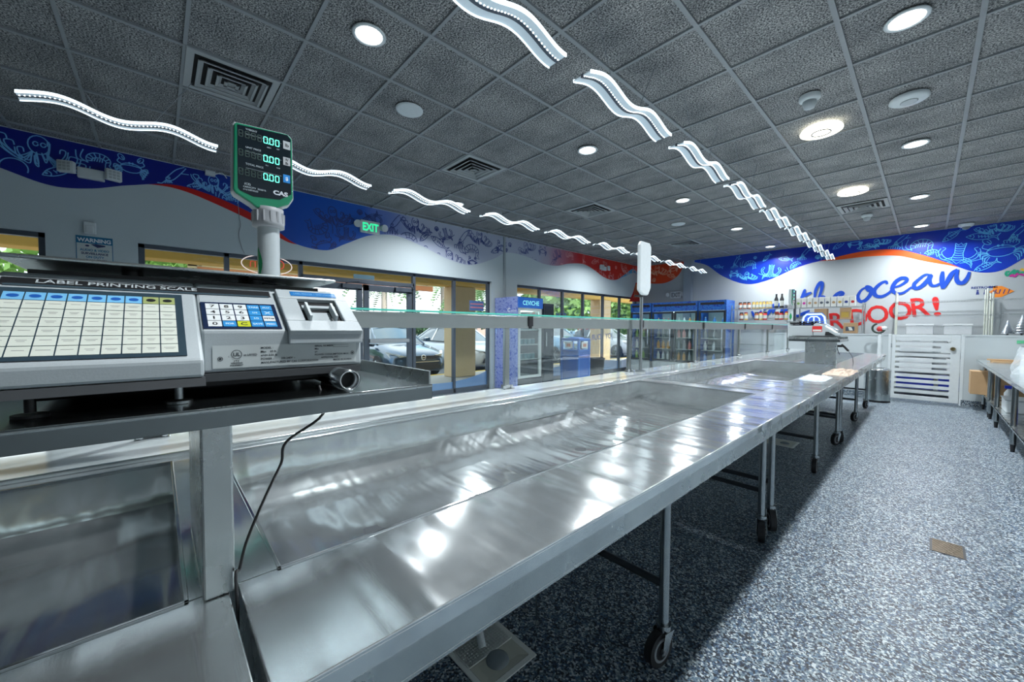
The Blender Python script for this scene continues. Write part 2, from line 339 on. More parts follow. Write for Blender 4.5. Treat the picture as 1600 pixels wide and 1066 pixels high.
# ---------------------------------------------------------------- mural
def spline_low(pts):
    c = catmull(pts, 8)
    def f(t):
        for i in range(len(c)-1):
            if c[i][0] <= t <= c[i+1][0]:
                k = (t-c[i][0])/((c[i+1][0]-c[i][0]) or 1); return c[i][1]*(1-k)+c[i+1][1]*k
        return 9.
    return c, f
def creature(kind):
    L = []
    def el(cx, cy, a, b, t0=0, t1=360, n=18, rot=0):
        r = math.radians(rot); return [(cx+a*math.cos(math.radians(t0+(t1-t0)*i/n))*math.cos(r)-b*math.sin(math.radians(t0+(t1-t0)*i/n))*math.sin(r), cy+a*math.cos(math.radians(t0+(t1-t0)*i/n))*math.sin(r)+b*math.sin(math.radians(t0+(t1-t0)*i/n))*math.cos(r)) for i in range(n+1)]
    if kind == 'shrimp':
        L += [el(0, 0, .42, .34, -30, 215), el(.02, -.04, .24, .16, -20, 200)]
        for t in range(0, 200, 28):
            c, s_ = math.cos(math.radians(t)), math.sin(math.radians(t)); L.append([(.02+.24*c, -.04+.16*s_), (.42*c, .34*s_)])
        L += [[(.36, -.17), (.46, -.34), (.30, -.30), (.22, -.38), (.24, -.10)], catmull([(-.36, -.2), (-.6, 0), (-.5, .4)]), catmull([(-.36, -.15), (-.7, -.1), (-.75, .3)])]
        for k in range(5): L.append([(-.18+.08*k, .08), (-.24+.09*k, -.08)])
    elif kind == 'fish':
        up = catmull([(-.5, 0), (-.25, .14), (.1, .15), (.38, .03), (.55, .17)]); dn = catmull([(-.5, 0), (-.25, -.12), (.1, -.13), (.38, -.03), (.55, -.17)])
        L += [up, dn, [(.55, .17), (.47, 0), (.55, -.17)], [(-.1, .15), (.05, .26), (.14, .14)], el(-.36, .03, .025, .025), el(-.42, 0, .18, .13, -50, 50), [(-.1, .02), (.32, .01)]]
        for k in range(4): L.append([(-.12+.1*k, .08), (-.08+.1*k, -.06)])
    elif kind == 'squid':
        L += [catmull([(.5, .5), (.2, .32), (0, .08), (-.1, -.08), (.05, -.1), (.22, .08), (.5, .5)]), [(.5, .5), (.52, .22), (.30, .2)], [(.5, .5), (.22, .48), (.22, .3)]]
        for k in range(6): L.append(catmull([(-.08+.02*k, -.1), (-.2+.06*k, -.25), (-.32+.1*k, -.28-.04*(k % 2)), (-.30+.09*k, -.42)]))
        L.append(el(-.02, -.03, .03, .03))
    elif kind == 'octopus':
        L += [el(-.05, .12, .17, .22), el(-.1, .14, .04, .05), el(.02, .14, .04, .05)]
        for k, (sx, ex) in enumerate([(-1, .75), (-1, .6), (-1, .4), (-.4, .3), (.4, .3), (1, .4), (1, .6), (1, .75)]):
            y1 = -.05-.12*(k % 4)+.1; L.append(catmull([(sx*.1-.05, -.05), (sx*ex*.5, -.22+y1*.3), (sx*ex*.85, y1), (sx*ex*.95, y1+.16), (sx*ex*.75, y1+.18), (sx*ex*.7, y1+.08)]))
            L.append(catmull([(sx*.12-.05, -.1), (sx*ex*.5, -.29+y1*.3), (sx*ex*.95, y1-.03), (sx*ex*1.05, y1+.16)]))
    elif kind == 'crab':
        L += [el(0, 0, .33, .2), el(0, .05, .3, .06, 10, 170)]
        for s_ in (-1, 1):
            L += [catmull([(s_*.28, .1), (s_*.42, .2), (s_*.36, .34)]), el(s_*.3, .40, .13, .08, 0, 360, 14, s_*55), [(s_*.22, .3), (s_*.3, .42)]]
            for k in range(4): L += [catmull([(s_*.3, -.02-.04*k), (s_*(.5-.04*k), .06-.1*k), (s_*(.54-.05*k), -.1-.1*k)]), catmull([(s_*.27, -.06-.04*k), (s_*(.46-.04*k), .0-.1*k), (s_*(.5-.05*k), -.12-.1*k)])]
        L += [el(-.05, .2, .02, .03), el(.05, .2, .02, .03)]
    elif kind == 'lobster':
        L += [[(-.13, .45), (-.1, .1), (-.15, -.12), (0, -.28), (.15, -.12), (.1, .1), (.13, .45)], [(-.13, .45), (-.05, .38), (0, .46), (.05, .38), (.13, .45)]]
        for k in range(7): L.append(el(0, .36-.08*k, .11, .03, 180, 360, 8))
        for s_ in (-1, 1):
            L += [catmull([(s_*.13, -.15), (s_*.32, -.05), (s_*.42, .12), (s_*.34, .26), (s_*.42, .3)]), catmull([(s_*.15, -.2), (s_*.4, -.1), (s_*.5, .12), (s_*.46, .26)]), catmull([(s_*.08, -.26), (s_*.3, -.2), (s_*.62, -.08)])]
            for k in range(3): L.append([(s_*.13, -.05-.06*k), (s_*.32, -.14-.08*k), (s_*.38, -.3-.06*k)])
    elif kind == 'shell':
        L += [el(0, 0, .3, .3, -20, 200), [(-.28, -.1), (0, -.3), (.28, -.1)]]
        for k in range(5): L.append([(0, -.28), (.28*math.cos(math.radians(20+35*k)), .28*math.sin(math.radians(20+35*k)))])
    return L
def stamp(mb, kind, cx, cy, size, ang, fr, lw, low, top, h):
    ca, sa = math.cos(math.radians(ang)), math.sin(math.radians(ang))
    for pl in creature(kind):
        run = []
        for (x, y) in pl:
            p = (cx+(x*ca-y*sa)*size, cy+(x*sa+y*ca)*size); ok = low(p[0])+.01 < p[1] < top
            if ok: run.append(p)
            if (not ok) or (x, y) == pl[-1]:
                if len(run) > 1: mb.ribbon(run, lw, fr, h)
                run = []
KINDS = ['octopus', 'shrimp', 'fish', 'crab', 'squid', 'shell', 'lobster', 'fish']
# left wall
frL = FR((XW+.003, 0, 0), (0, 1, 0), (0, 0, 1))
lowL = [(-3.4, 1.30), (-2.3, 1.75), (-1.6, 1.72), (-1.104, 1.543), (-.783, 1.451), (-.5, 1.49), (-.217, 1.595), (.165, 1.70), (.529, 1.66), (.968, 1.515), (1.25, 1.34), (1.50, 1.19), (1.896, 1.16), (2.179, 1.30), (2.586, 1.50), (3.031, 1.56), (3.52, 1.458), (4.061, 1.298), (4.585, 1.245), (5.162, 1.435), (5.55, 1.62), (6.097, 1.62), (6.7, 1.52), (7.2, 1.53), (7.7, 1.64), (8.25, 1.69), (8.7, 1.60), (9.2, 1.44), (9.7, 1.40), (10.25, 1.55), (10.8, 1.72), (11.19, 1.62)]
cv, fl = spline_low(lowL)
XL = [('octopus', 66, 236, .42, 0), ('shell', 22, 262, .3, 0), ('shrimp', 154, 251, .22, 0), ('fish', 92, 268, .26, 30), ('crab', 205, 263, .26, 0), ('squid', 265, 277, .34, 0), ('octopus', 336, 288, .30, 0), ('fish', 305, 292, .2, 20), ('shrimp', 360, 312, .2, 0),
      ('octopus', 522, 336, .36, 10), ('shrimp', 497, 354, .34, 200), ('fish', 537, 347, .30, 40), ('crab', 506, 384, .34, 20), ('lobster', 541, 368, .28, 0), ('shell', 562, 332, .14, 0), ('lobster', 583, 342, .28, 200), ('squid', 614, 350, .46, 0), ('octopus', 650, 352, .38, 0), ('shrimp', 638, 376, .40, 0), ('fish', 664, 369, .30, 45), ('shell', 682, 358, .14, 0), ('fish', 686, 380, .40, -30), ('lobster', 697, 368, .30, 20), ('squid', 720, 374, .46, 0), ('octopus', 750, 371, .40, 0), ('shrimp', 737, 393, .40, 0), ('octopus', 704, 403, .42, 10), ('shell', 665, 388, .14, 0), ('crab', 738, 410, .22, 0), ('fish', 775, 392, .30, 20), ('crab', 784, 388, .3, 0)]
MURL = m_grad('left_mural_print', 1, [(0, (.004, .012, .20)), (.27, (.006, .016, .27)), (.355, (.01, .09, .50)), (.42, (.02, .12, .55)), (.49, (.42, .47, .60)), (.70, (.40, .44, .55)), (.745, (.42, .22, .30)), (.80, (.50, .02, .02)), (1, (.62, .03, .01))], -3.4, 11.2)
b = MB()
for i in range(len(cv)-1): b.add([(XW+.002, cv[i][0], cv[i][1]), (XW+.002, cv[i+1][0], cv[i+1][1]), (XW+.002, cv[i+1][0], ZC), (XW+.002, cv[i][0], ZC)], [(0, 1, 2, 3)])
b.mat(1)
rs = catmull([(-.05, 0, .0), (.25, 0, .05), (.6, 0, .09), (.95, 0, .10), (1.25, 0, .08), (1.5, 0, .0)], 8)
for i in range(len(rs)-1):
    a, c = rs[i], rs[i+1]; b.add([(XW+.0022, a[0], fl(a[0])-a[2]), (XW+.0022, c[0], fl(c[0])-c[2]), (XW+.0022, c[0], fl(c[0])), (XW+.0022, a[0], fl(a[0]))], [(0, 1, 2, 3)])
b.mat(5)
cs = catmull([(9.95, 0, .0), (10.3, 0, .06), (10.7, 0, .12), (11.19, 0, .05)], 8)
for i in range(len(cs)-1):
    a, c = cs[i], cs[i+1]; b.add([(XW+.0022, a[0], fl(a[0])-.0), (XW+.0022, c[0], fl(c[0])-.0), (XW+.0022, c[0], fl(c[0])+c[2]), (XW+.0022, a[0], fl(a[0])+a[2])], [(0, 1, 2, 3)])
rnd = random.Random(3); k = 0; y = -3.2
while y < 11.1:
    for row in range(2):
        z = (1.80, 1.50)[row]+rnd.uniform(-.04, .04); yy = y+(.28 if row else 0)
        kd = KINDS[k % len(KINDS)]; k += 1
        if -1.5 < yy < 5.4: continue
        b.mat(2 if yy < 1.75 else 3 if yy < 7.2 else 4)
        stamp(b, kd, yy, z, {'octopus': .36, 'shrimp': .25, 'fish': .33, 'crab': .26, 'squid': .32, 'shell': .16, 'lobster': .30}[kd], rnd.choice([-30, 15, 30, -15, 0]), frL, .009, fl, ZC-.01, .001)
        k += row
    y += .52
for kd, u, v, s_, a in XL:
    p = PX(u, v, XW); b.mat(2 if u < 480 else 3); stamp(b, kd, p.y, p.z, s_, a, frL, .012 if u > 480 else .010, fl, ZC-.01, .0015)
MROTH = [MURL, mat('mural_red', (.60, .01, .008), .35), mat('mural_line_sky', (.18, .50, .90), .4), mat('mural_line_navy', (.025, .05, .22), .4), mat('mural_line_rose', (.75, .42, .42), .4), mat('mural_cyan', (.05, .36, .62), .4)]
tag(b.build('wall_mural', MROTH, loc=(0,0,0)), 'wave-shaped sea life mural along the top of the window wall, blue turning pale then red', 'mural')
# back wall
frB = FR((0, YB-.003, 0), (1, 0, 0), (0, 0, 1))
lowB1 = [(-6.19, 1.50), (-5.885, 1.40), (-5.376, 1.377), (-4.995, 1.569), (-4.83, 1.90)]
lowB2 = [(-4.54, 1.89), (-4.2, 1.755), (-3.784, 1.417), (-3.243, 1.17), (-2.748, 1.223), (-2.106, 1.49), (-1.522, 1.61), (-1.0, 1.69), (-.502, 1.655), (-.137, 1.50), (.205, 1.30), (.527, 1.10), (.825, 1.07), (1.099, 1.266), (1.44, 1.55)]
b = MB()
c1, f1 = spline_low(lowB1); c2, f2 = spline_low(lowB2)
def area(b, cc):
    for i in range(len(cc)-1): b.add([(cc[i][0], YB-.002, cc[i][1]), (cc[i+1][0], YB-.002, cc[i+1][1]), (cc[i+1][0], YB-.002, ZC), (cc[i][0], YB-.002, ZC)], [(0, 1, 2, 3)])
br = MB().mat(0); area(br, c1); b.mat(1); area(b, c2)
b.mat(2); rs = catmull([(-1.75, .0), (-1.3, .09), (-.9, .125), (-.5, .125), (-.1, .11), (.25, .03), (.36, 0)], 8)
for i in range(len(rs)-1):
    a, c = rs[i], rs[i+1]; b.add([(a[0], YB-.0024, f2(a[0])-a[1]), (c[0], YB-.0024, f2(c[0])-c[1]), (c[0], YB-.0024, f2(c[0])), (a[0], YB-.0024, f2(a[0]))], [(0, 1, 2, 3)])
for kd, u, v, s_, a in [('octopus', 1028, 422, .42, 0), ('shell', 1022, 438, .2, 30), ('crab', 1052, 421, .25, 10), ('fish', 1050, 432, .32, -20)]:
    p = PY(u, v, YB); br.mat(4); stamp(br, kd, p.x, p.z, s_, a, frB, .012, f1, ZC-.02, .001)
for kd, u, v, s_, a in [('fish', 1122, 417, .30, -15), ('squid', 1148, 411, .40, 10), ('shrimp', 1172, 414, .38, 0), ('lobster', 1204, 426, .52, -8), ('crab', 1147, 429, .26, 0), ('octopus', 1168, 431, .36, 0), ('shell', 1180, 403, .15, 0), ('fish', 1198, 403, .28, 45), ('fish', 1227, 405, .36, -12), ('squid', 1255, 397, .42, 0), ('shrimp', 1243, 416, .34, 40), ('shell', 1278, 402, .2, 0), ('shrimp', 1290, 403, .3, 100), ('fish', 1312, 383, .36, 35), ('crab', 1336, 380, .28, 0), ('fish', 1353, 387, .36, 0), ('squid', 1402, 378, .44, -8), ('shrimp', 1440, 384, .46, 0), ('octopus', 1372, 379, .30, 20), ('fish', 1488, 368, .40, 40), ('lobster', 1497, 400, .66, -8), ('fish', 1534, 370, .48, -8), ('crab', 1564, 392, .62, 5), ('octopus', 1553, 356, .36, 10), ('fish', 1540, 416, .40, 30), ('squid', 1585, 366, .44, 0), ('shrimp', 1455, 397, .3, 20)]:
    p = PY(u, v, YB); b.mat(3); stamp(b, kd, p.x, p.z, s_*.8, a, frB, .009, f2, ZC-.02, .001)
MURB = m_grad('back_mural_print', 0, [(0, (.01, .07, .48)), (.45, (.004, .02, .36)), (1, (.01, .05, .50))], -4.6, 1.5)
MRB = [mat('mural_orange_red', (.72, .06, .01), .35), MURB, mat('mural_orange', (.80, .10, .01), .35), mat('mural_line_ice', (.12, .50, .85), .4), mat('mural_line_peach', (.85, .45, .30), .4)]
tag(br.build('wall_mural', MRB, loc=(0, 0, 0)), 'short orange-red sea life mural on the back wall left of the grey column', 'mural')
tag(b.build('wall_mural', MRB, loc=(0, 0, 0)), 'wave-shaped blue sea life mural with a red-orange crest across the top of the back wall', 'mural')
# red and yellow tail hanging from the mural in the corner
b = MB()
fr = frL
p0 = PX(990, 438, XW); b.flat([(p0.y-.25, .82), (p0.y+.45, .86), (p0.y+.28, 1.15), (p0.y+.30, 1.45), (p0.y+.12, 1.42), (p0.y, 1.15)], fr, 0); b.mat(1)
for k in range(3): b.ribbon([(p0.y+.02+.1*k, .95), (p0.y+.14+.05*k, 1.38)], .035, fr, .001)
tag(b.build('wall_decal', [MATS['mural_red'], mat('decal_yellow', (.75, .35, .12), .4)]), 'red and yellow fish tail decal below the mural in the far corner', 'decal')

# lettering
def stroke(mb, pts, o, s_, w, h=.002):
    q = []
    for x, y in pts: p = PY(o[0]+x*s_, o[1]+y*s_, YB); q.append((p.x, p.z))
    q = catmull(q, 8); h += len(mb.v)*1e-5; mb.ribbon(q, w, frB, h)
b = MB(); A = ((1300, 320), .1876); W = lambda t: .035+.035*math.sin(t*math.pi)
for pts in ([(300, 682), (245, 712), (215, 765), (235, 805), (280, 795), (322, 745), (325, 698), (290, 682), (300, 715), (345, 722)],
            [(462, 662), (445, 640), (395, 665), (352, 715), (365, 757), (415, 765), (475, 735), (510, 695)],
            [(510, 690), (570, 672), (622, 635), (612, 612), (570, 615), (525, 650), (503, 700), (530, 737), (590, 735), (665, 685)],
            [(822, 590), (780, 583), (725, 620), (683, 665), (697, 697), (745, 680), (800, 625), (822, 590), (812, 625), (825, 668), (862, 675), (910, 650)],
            [(922, 555), (915, 620), (920, 700)], [(925, 700), (960, 640), (1000, 572), (1045, 538)], [(1050, 540), (1035, 600), (1050, 645), (1090, 650), (1125, 612), (1145, 560)]):
    stroke(b, pts, *A, W)
A = ((1200, 420), .25)
for pts in ([(232, 128), (222, 160), (207, 197)], [(203, 182), (235, 165), (272, 148)], [(292, 200), (297, 140), (322, 92), (338, 93), (333, 140), (305, 215)], [(310, 205), (335, 178), (352, 182), (355, 215)],
            [(405, 195), (440, 180), (468, 158), (455, 148), (425, 165), (408, 195), (425, 222), (470, 215)],
            [(-45, 235), (-20, 215), (-5, 232), (-25, 262)], [(-15, 300), (15, 262), (40, 240)], [(20, 235), (45, 228), (30, 280)], [(60, 240), (75, 222), (92, 236), (80, 280)], [(95, 290), (118, 250), (135, 240)], [(170, 290), (190, 295), (220, 280), (262, 262)], [(-100, 265), (-80, 300), (-60, 290), (-40, 262)]):
    stroke(b, pts, *A, W)
tag(b.build('wall_lettering', BLUEV), 'blue brush script wall lettering reading the ocean below the back mural', 'lettering')
b = MB()
for ch, u, v in (('D', 1327, 510), ('O', 1355, 506), ('O', 1389, 501), ('R', 1423, 495), ('!', 1455, 494), ('R', 1296, 515), ('U', 1264, 519)):
    p = PY(u, v, YB); b.text(ch, .52, frB, p.x, p.z, .002+len(b.v)*1e-6, 'LEFT', .008, .84 if ch != '!' else 1.2, rot=math.radians(7))
tag(b.build('wall_lettering', RED), 'red capital lettering reading DOOR! behind the wire shelves', 'lettering')
b = MB(); p = PY(1517, 456, YB); b.mat(1).text('RESTROOMS', .055, frB, p.x, p.z+.05, .003, bold=.002)
for k in range(2): q = p.x+.08+.09*k; b.flat([(q-.02, p.z-.06), (q+.02, p.z-.06), (q+.012, p.z), (q-.012, p.z)], frB, .003); b.flat([(q+.014*math.cos(t*.7854), p.z+.015+.014*math.sin(t*.7854)) for t in range(8)], frB, .003)
q = p.x+.27; b.ribbon([(q, p.z+.01), (q, p.z-.03), (q+.03, p.z-.03), (q+.04, p.z-.06)], .012, frB, .003); b.ribbon([(q+.025*math.cos(t*.6), p.z-.04+.022*math.sin(t*.6)) for t in range(3, 11)], .007, frB, .003)
b.mat(2); q = PY(1547, 453, YB).x; z = p.z-.02; b.flat([(q, z-.10), (q+.13, z-.10), (q+.27, z), (q+.13, z+.10), (q, z+.10), (q+.04, z+.05), (q-.01, z), (q+.04, z-.05)], frB, .003)
b.mat(3); b.rect(q-.02, z+.07, q+.03, z+.10, frB, .004); b.rect(q-.02, z-.11, q+.03, z-.08, frB, .004)
for k in range(4): b.ribbon([(q+.05+.05*k, z-.04), (q+.07+.05*k, z+.04)], .012, frB, .004)
b.mat(0); b.rect(p.x-.03, p.z-.14, PY(1567, 453, YB).x, p.z+.12, frB, .001)
tag(b.build('restroom_sign', [WALLB, mat('sign_navy', (.02, .04, .2), .5), mat('sign_orange', (.85, .25, .02), .5), MATS['sign_navy']]), 'restroom direction sign with a small orange fish-shaped arrow on the back wall', 'sign')
b = MB(); A = ((1300, 320), .1876)
for mi, pts, w in ((0, [(1480, 560), (1455, 560), (1448, 580), (1465, 590), (1500, 560), (1520, 545), (1510, 570), (1535, 560), (1550, 545)], .03), (1, [(1480, 600), (1500, 585), (1520, 598), (1550, 575), (1600, 590)], .03), (2, [(1580, 550), (1600, 535)], .06), (0, [(1550, 570), (1600, 560)], .03)):
    b.mat(mi); stroke(b, pts, *A, w)
tag(b.build('wall_logo', [mat('logo_green', (.02, .35, .2), .5), mat('logo_magenta', (.55, .03, .3), .5), mat('logo_yellow', (.8, .5, .05), .5)]), 'small green and magenta script logo on the back wall at the right', 'logo')

# ---------------------------------------------------------------- ceiling fixtures
WL = mat('lamp_white', (.9, .95, 1), .4, emit=(.95, .97, 1.0), estr=5)
RAILST = mat('rail_steel', (.40, .43, .42), .30, 1, bscale=9)
EDGEST = mat('steel_edge', (.62, .66, .67), .22, 1)
for i, (x, y, wh) in enumerate([(-2.575, 1.07, ''), (-2.575, 3.48, ''), (-.147, 3.48, ''), (-.147, 5.85, ''), (-2.575, 5.87, ''), (-2.575, 8.27, ''), (-.147, 8.2, ''), (-.147, 10.5, ''), (-5.07, 3.50, ''), (-2.575, 10.6, ''), (-5.07, 8.2, ''), (-.147, 1.05, '')]):  # last entry is an unseen lamp, kept for the light it gives
    lab = ['nearest recessed downlight of the middle row, above the scale', 'second recessed downlight of the middle row, past the speaker grille', 'large bright recessed downlight at the top right, nearest over the aisle', 'recessed downlight over the aisle beside the pale speaker disc', 'third recessed downlight of the middle row', 'fourth recessed downlight of the middle row', 'recessed downlight over the aisle beyond the second round ceiling lamp', 'recessed downlight over the aisle closest to the back mural', 'recessed downlight beside the pendants along the window wall', 'recessed downlight of the middle row nearest the back mural', 'recessed downlight near the window wall at the far end', 'unseen recessed downlight at the near end of the aisle row, kept for its light'][i]
    t = thing('downlight', lab, 'ceiling light', (x, y, ZC), 'recessed round downlights')
    MB().lathe((x, y, ZC), [(.105, .0), (.108, -.006), (.098, -.012), (.086, -.010), (.084, .0)], 32).build('trim_ring', WHITE, t)
    MB().cyl((x, y, ZC-.007), (x, y, ZC-.004), .084, n=32).build('lens', WL, t)
    ld = bpy.data.lights.new('downlight_bulb', 'AREA'); ld.shape = 'DISK'; ld.size = .16; ld.energy = 44; ld.color = (.93, .97, 1); ld.spread = math.radians(150)
    lo = bpy.data.objects.new('bulb_light', ld); COL.objects.link(lo); lo.location = (0, 0, -.02); lo.parent = t
for x, y, lab in ((-3.2, 1.69, 'pale round ceiling speaker grille near the first vent'), (-3.2, 7.13, 'pale round ceiling speaker grille far down the ceiling')):
    tag(MB().lathe((x, y, ZC), [(.0, -.012), (.10, -.012), (.118, -.008), (.12, .0)][::-1], 32).build('ceiling_speaker', WHITE), lab, 'speaker', 'round ceiling speakers')
x, y = -.165, 4.66; t = thing('access_point', 'flat white disc device on the ceiling beside the aisle lamps', 'ceiling device', (x, y, ZC)); MB().lathe((x, y, ZC), [(.12, 0), (.125, -.02), (.10, -.034), (.0, -.036)], 32).build('casing', WHITE, t); MB().lathe((x, y, ZC), [(.055, -.034), (.055, -.040), (.045, -.041), (0, -.041)], 24).build('centre_disc', SCALEGR, t)
WARM = mat('lamp_warm', (.9, .9, .8), .4, emit=(1, .95, .78), estr=2.6)
for x, y, lab in ((-.758, 4.75, 'larger looking warm round surface ceiling lamp with a grey ring'), (-.77, 7.15, 'farther warm round surface ceiling lamp with a grey ring, by the vent')):
    t = thing('round_ceiling_lamp', lab, 'ceiling light', (x, y, ZC), 'round surface ceiling lamps')
    MB().lathe((x, y, ZC), [(.15, 0), (.165, -.02), (.165, -.035), (.15, -.042), (0, -.046)], 40).build('diffuser', WARM, t)
    MB().lathe((x, y, ZC), [(.078, -.044), (.078, -.050), (.070, -.050), (.070, -.044)], 32).build('ring', ALU, t)
for x, y, lab in ((-.727, 4.03, 'white smoke detector beside the nearer warm ceiling lamp'), (-.76, 8.85, 'white smoke detector beyond the ceiling vent over the aisle')):
    t = thing('smoke_detector', lab, 'smoke detector', (x, y, ZC), 'ceiling smoke detectors'); MB().lathe((x, y, ZC), [(.072, 0), (.075, -.03), (.055, -.045), (0, -.045)], 28).build('base', WHITE, t)
    MB().lathe((x, y, ZC), [(.045, -.04), (.05, -.06), (.036, -.10), (0, -.102)], 24).build('sensor_head', SCALEGR, t)
t = thing('security_camera', 'white dome security camera in front of the back mural', 'camera', (.413, 10.9, ZC)); MB().lathe((.413, 10.9, ZC), [(.10, 0), (.10, -.03), (.075, -.055), (0, -.057)], 28).build('dome_base', WHITE, t); MB().lathe((.413, 10.9, ZC), [(.055, -.05), (.05, -.08), (.025, -.10), (0, -.105)], 20).build('dome', SCALEDK, t)
# vents
def vent(x, y, lab, hx=.29, hy=.285):
    t = thing('ceiling_vent', lab, 'ceiling vent', (x, y, ZC), 'square ceiling air vents')
    MB().box((x-hx, y-hy, ZC-.001), (x+hx, y+hy, ZC+.008)).build('duct', VENTB, t)
    f = MB()
    for a, c in ((hx, .045),):
        f.box((x-hx, y-hy, ZC-.008), (x-hx+c, y+hy, ZC)).box((x+hx-c, y-hy, ZC-.008), (x+hx, y+hy, ZC)).box((x-hx+c, y-hy, ZC-.008), (x+hx-c, y-hy+c, ZC)).box((x-hx+c, y+hy-c, ZC-.008), (x+hx-c, y+hy, ZC))
    f.build('frame', VENTM, t)
    for k, s_ in enumerate((.215, .155, .095, .045)):
        l = MB()
        o, i = s_, s_-.032; zo, zi = ZC-.022, ZC-.002
        pr = [(-1, -1), (1, -1), (1, 1), (-1, 1)]
        vs = [V((x+a*o, y+c*o, zo)) for a, c in pr]+[V((x+a*i, y+c*i, zi)) for a, c in pr]+[V((x+a*(o+.004), y+c*(o+.004), zo-.003)) for a, c in pr]+[V((x+a*(i+.004), y+c*(i+.004), zi+.003)) for a, c in pr]
        fs = [(k_, (k_+1) % 4, 4+(k_+1) % 4, 4+k_) for k_ in range(4)]+[(8+k_, 12+k_, 12+(k_+1) % 4, 8+(k_+1) % 4) for k_ in range(4)]+[(k_, 8+k_, 8+(k_+1) % 4, (k_+1) % 4) for k_ in range(4)]
        l.add(vs, fs)
        w_ = .013 if s_ > .05 else .02
        for sx_ in (-1, 1): l.box((x+sx_*o-w_*(sx_ > 0), y-o, zo-.003), (x+sx_*o+w_*(sx_ < 0), y+o, zo)).box((x-o, y+sx_*o-w_*(sx_ > 0), zo-.003), (x+o, y+sx_*o+w_*(sx_ < 0), zo))
        l.build('louver', VENTM, t)
vent(-3.83, .47, 'square ceiling vent nearest the scale, largest in view')
vent(-3.83, 2.88, 'second square ceiling vent along the window side')
vent(-3.83, 5.28, 'third square ceiling vent along the window side')
vent(-3.83, 8.9, 'farthest square ceiling vent along the window side')
vent(-.755, 8.2, 'square ceiling vent over the aisle behind the warm lamps')
# wavy pendants
PEND = m_grad('pendant_acrylic', 2, [(0, (.30, .37, .40)), (1, (.30, .37, .40))], 0, 1)
pb = PEND.node_tree.nodes['Principled BSDF']; pb.inputs['Emission Color'].default_value = (.66, .84, 1, 1); pb.inputs['Emission Strength'].default_value = .26; pb.inputs['Roughness'].default_value = .3
EDGE = mat('pendant_edge', (.85, .93, 1), .3, emit=(.8, .93, 1), estr=1.3)
LED = mat('led_dots', (1, 1, 1), .3, emit=(.95, 1, .97), estr=9)
def wave(t): return .030*math.sin(t*4*math.pi*.93-.5)
def make_pendant(xc, y0, L, zc, lab, grp):
    t = thing('pendant_light', lab, 'pendant light', (xc, y0, zc), grp); N = 40
    for s_ in (-1, 1):
        xa, xb = (xc-.062, xc-.008) if s_ < 0 else (xc+.008, xc+.062)
        r = []; 
        for i in range(N+1):
            q = i/N; z = zc+wave(q); r.append([V((xa, y0+q*L, z)), V((xb, y0+q*L, z)), V((xb, y0+q*L, z+.008)), V((xa, y0+q*L, z+.008))])
        MB().loft(r, True, True, False).build('light_panel', PEND, t)
        e = MB(); r = []; xe = xa if s_ < 0 else xb
        for i in range(N+1): q = i/N; z = zc+wave(q); r.append([V((xe-.003, y0+q*L, z-.006)), V((xe+.003, y0+q*L, z-.006)), V((xe+.003, y0+q*L, z+.014)), V((xe-.003, y0+q*L, z+.014))])
        e.loft(r, True, True, False).build('panel_edge', EDGE, t)
    sp = MB(); r = []
    for i in range(N+1): q = i/N; z = zc+wave(q); r.append([V((xc-.009, y0+q*L, z-.004)), V((xc+.009, y0+q*L, z-.004)), V((xc+.007, y0+q*L, z+.018)), V((xc-.007, y0+q*L, z+.018))])
    sp.loft(r, True, True, False).build('spine', ALU, t)
    d = MB()
    for i in range(48): q = (i+.5)/48; z = zc+wave(q); d.box((xc+.010, y0+q*L-.003, z-.002), (xc+.014, y0+q*L+.003, z+.001))
    d.build('led_strip', LED, t)
    for q0, q1 in ((.36, .12), (.62, .86)):
        MB().cyl((xc, y0+q0*L, zc+wave(q0)+.015), (xc, y0+q1*L, ZC+.01), .0025, n=6).build('cable', GREYPL, t)
        
    return t
PR = make_pendant(-1.43, .62, 1.03, 1.50, 'wavy LED pendant at the top centre, nearest of the middle row', 'wavy pendants of the middle row')
ordn = ['nearest', 'second', 'third', 'fourth', 'fifth', 'sixth', 'seventh', 'eighth', 'ninth', 'tenth']
for k in range(1, 8): dup(PR, (0, 1.25*k, 0), 'wavy LED pendant, %s in the middle row, counted from the nearest, above the counter' % ordn[k])
PL = make_pendant(-4.04, -.64, 1.03, 1.50, 'wavy LED pendant at the far left, nearest of the row by the windows', 'wavy pendants of the window row')
for k in range(1, 9): dup(PL, (0, 1.275*k, 0), 'wavy LED pendant, %s from the left in the row along the window wall' % ordn[k])
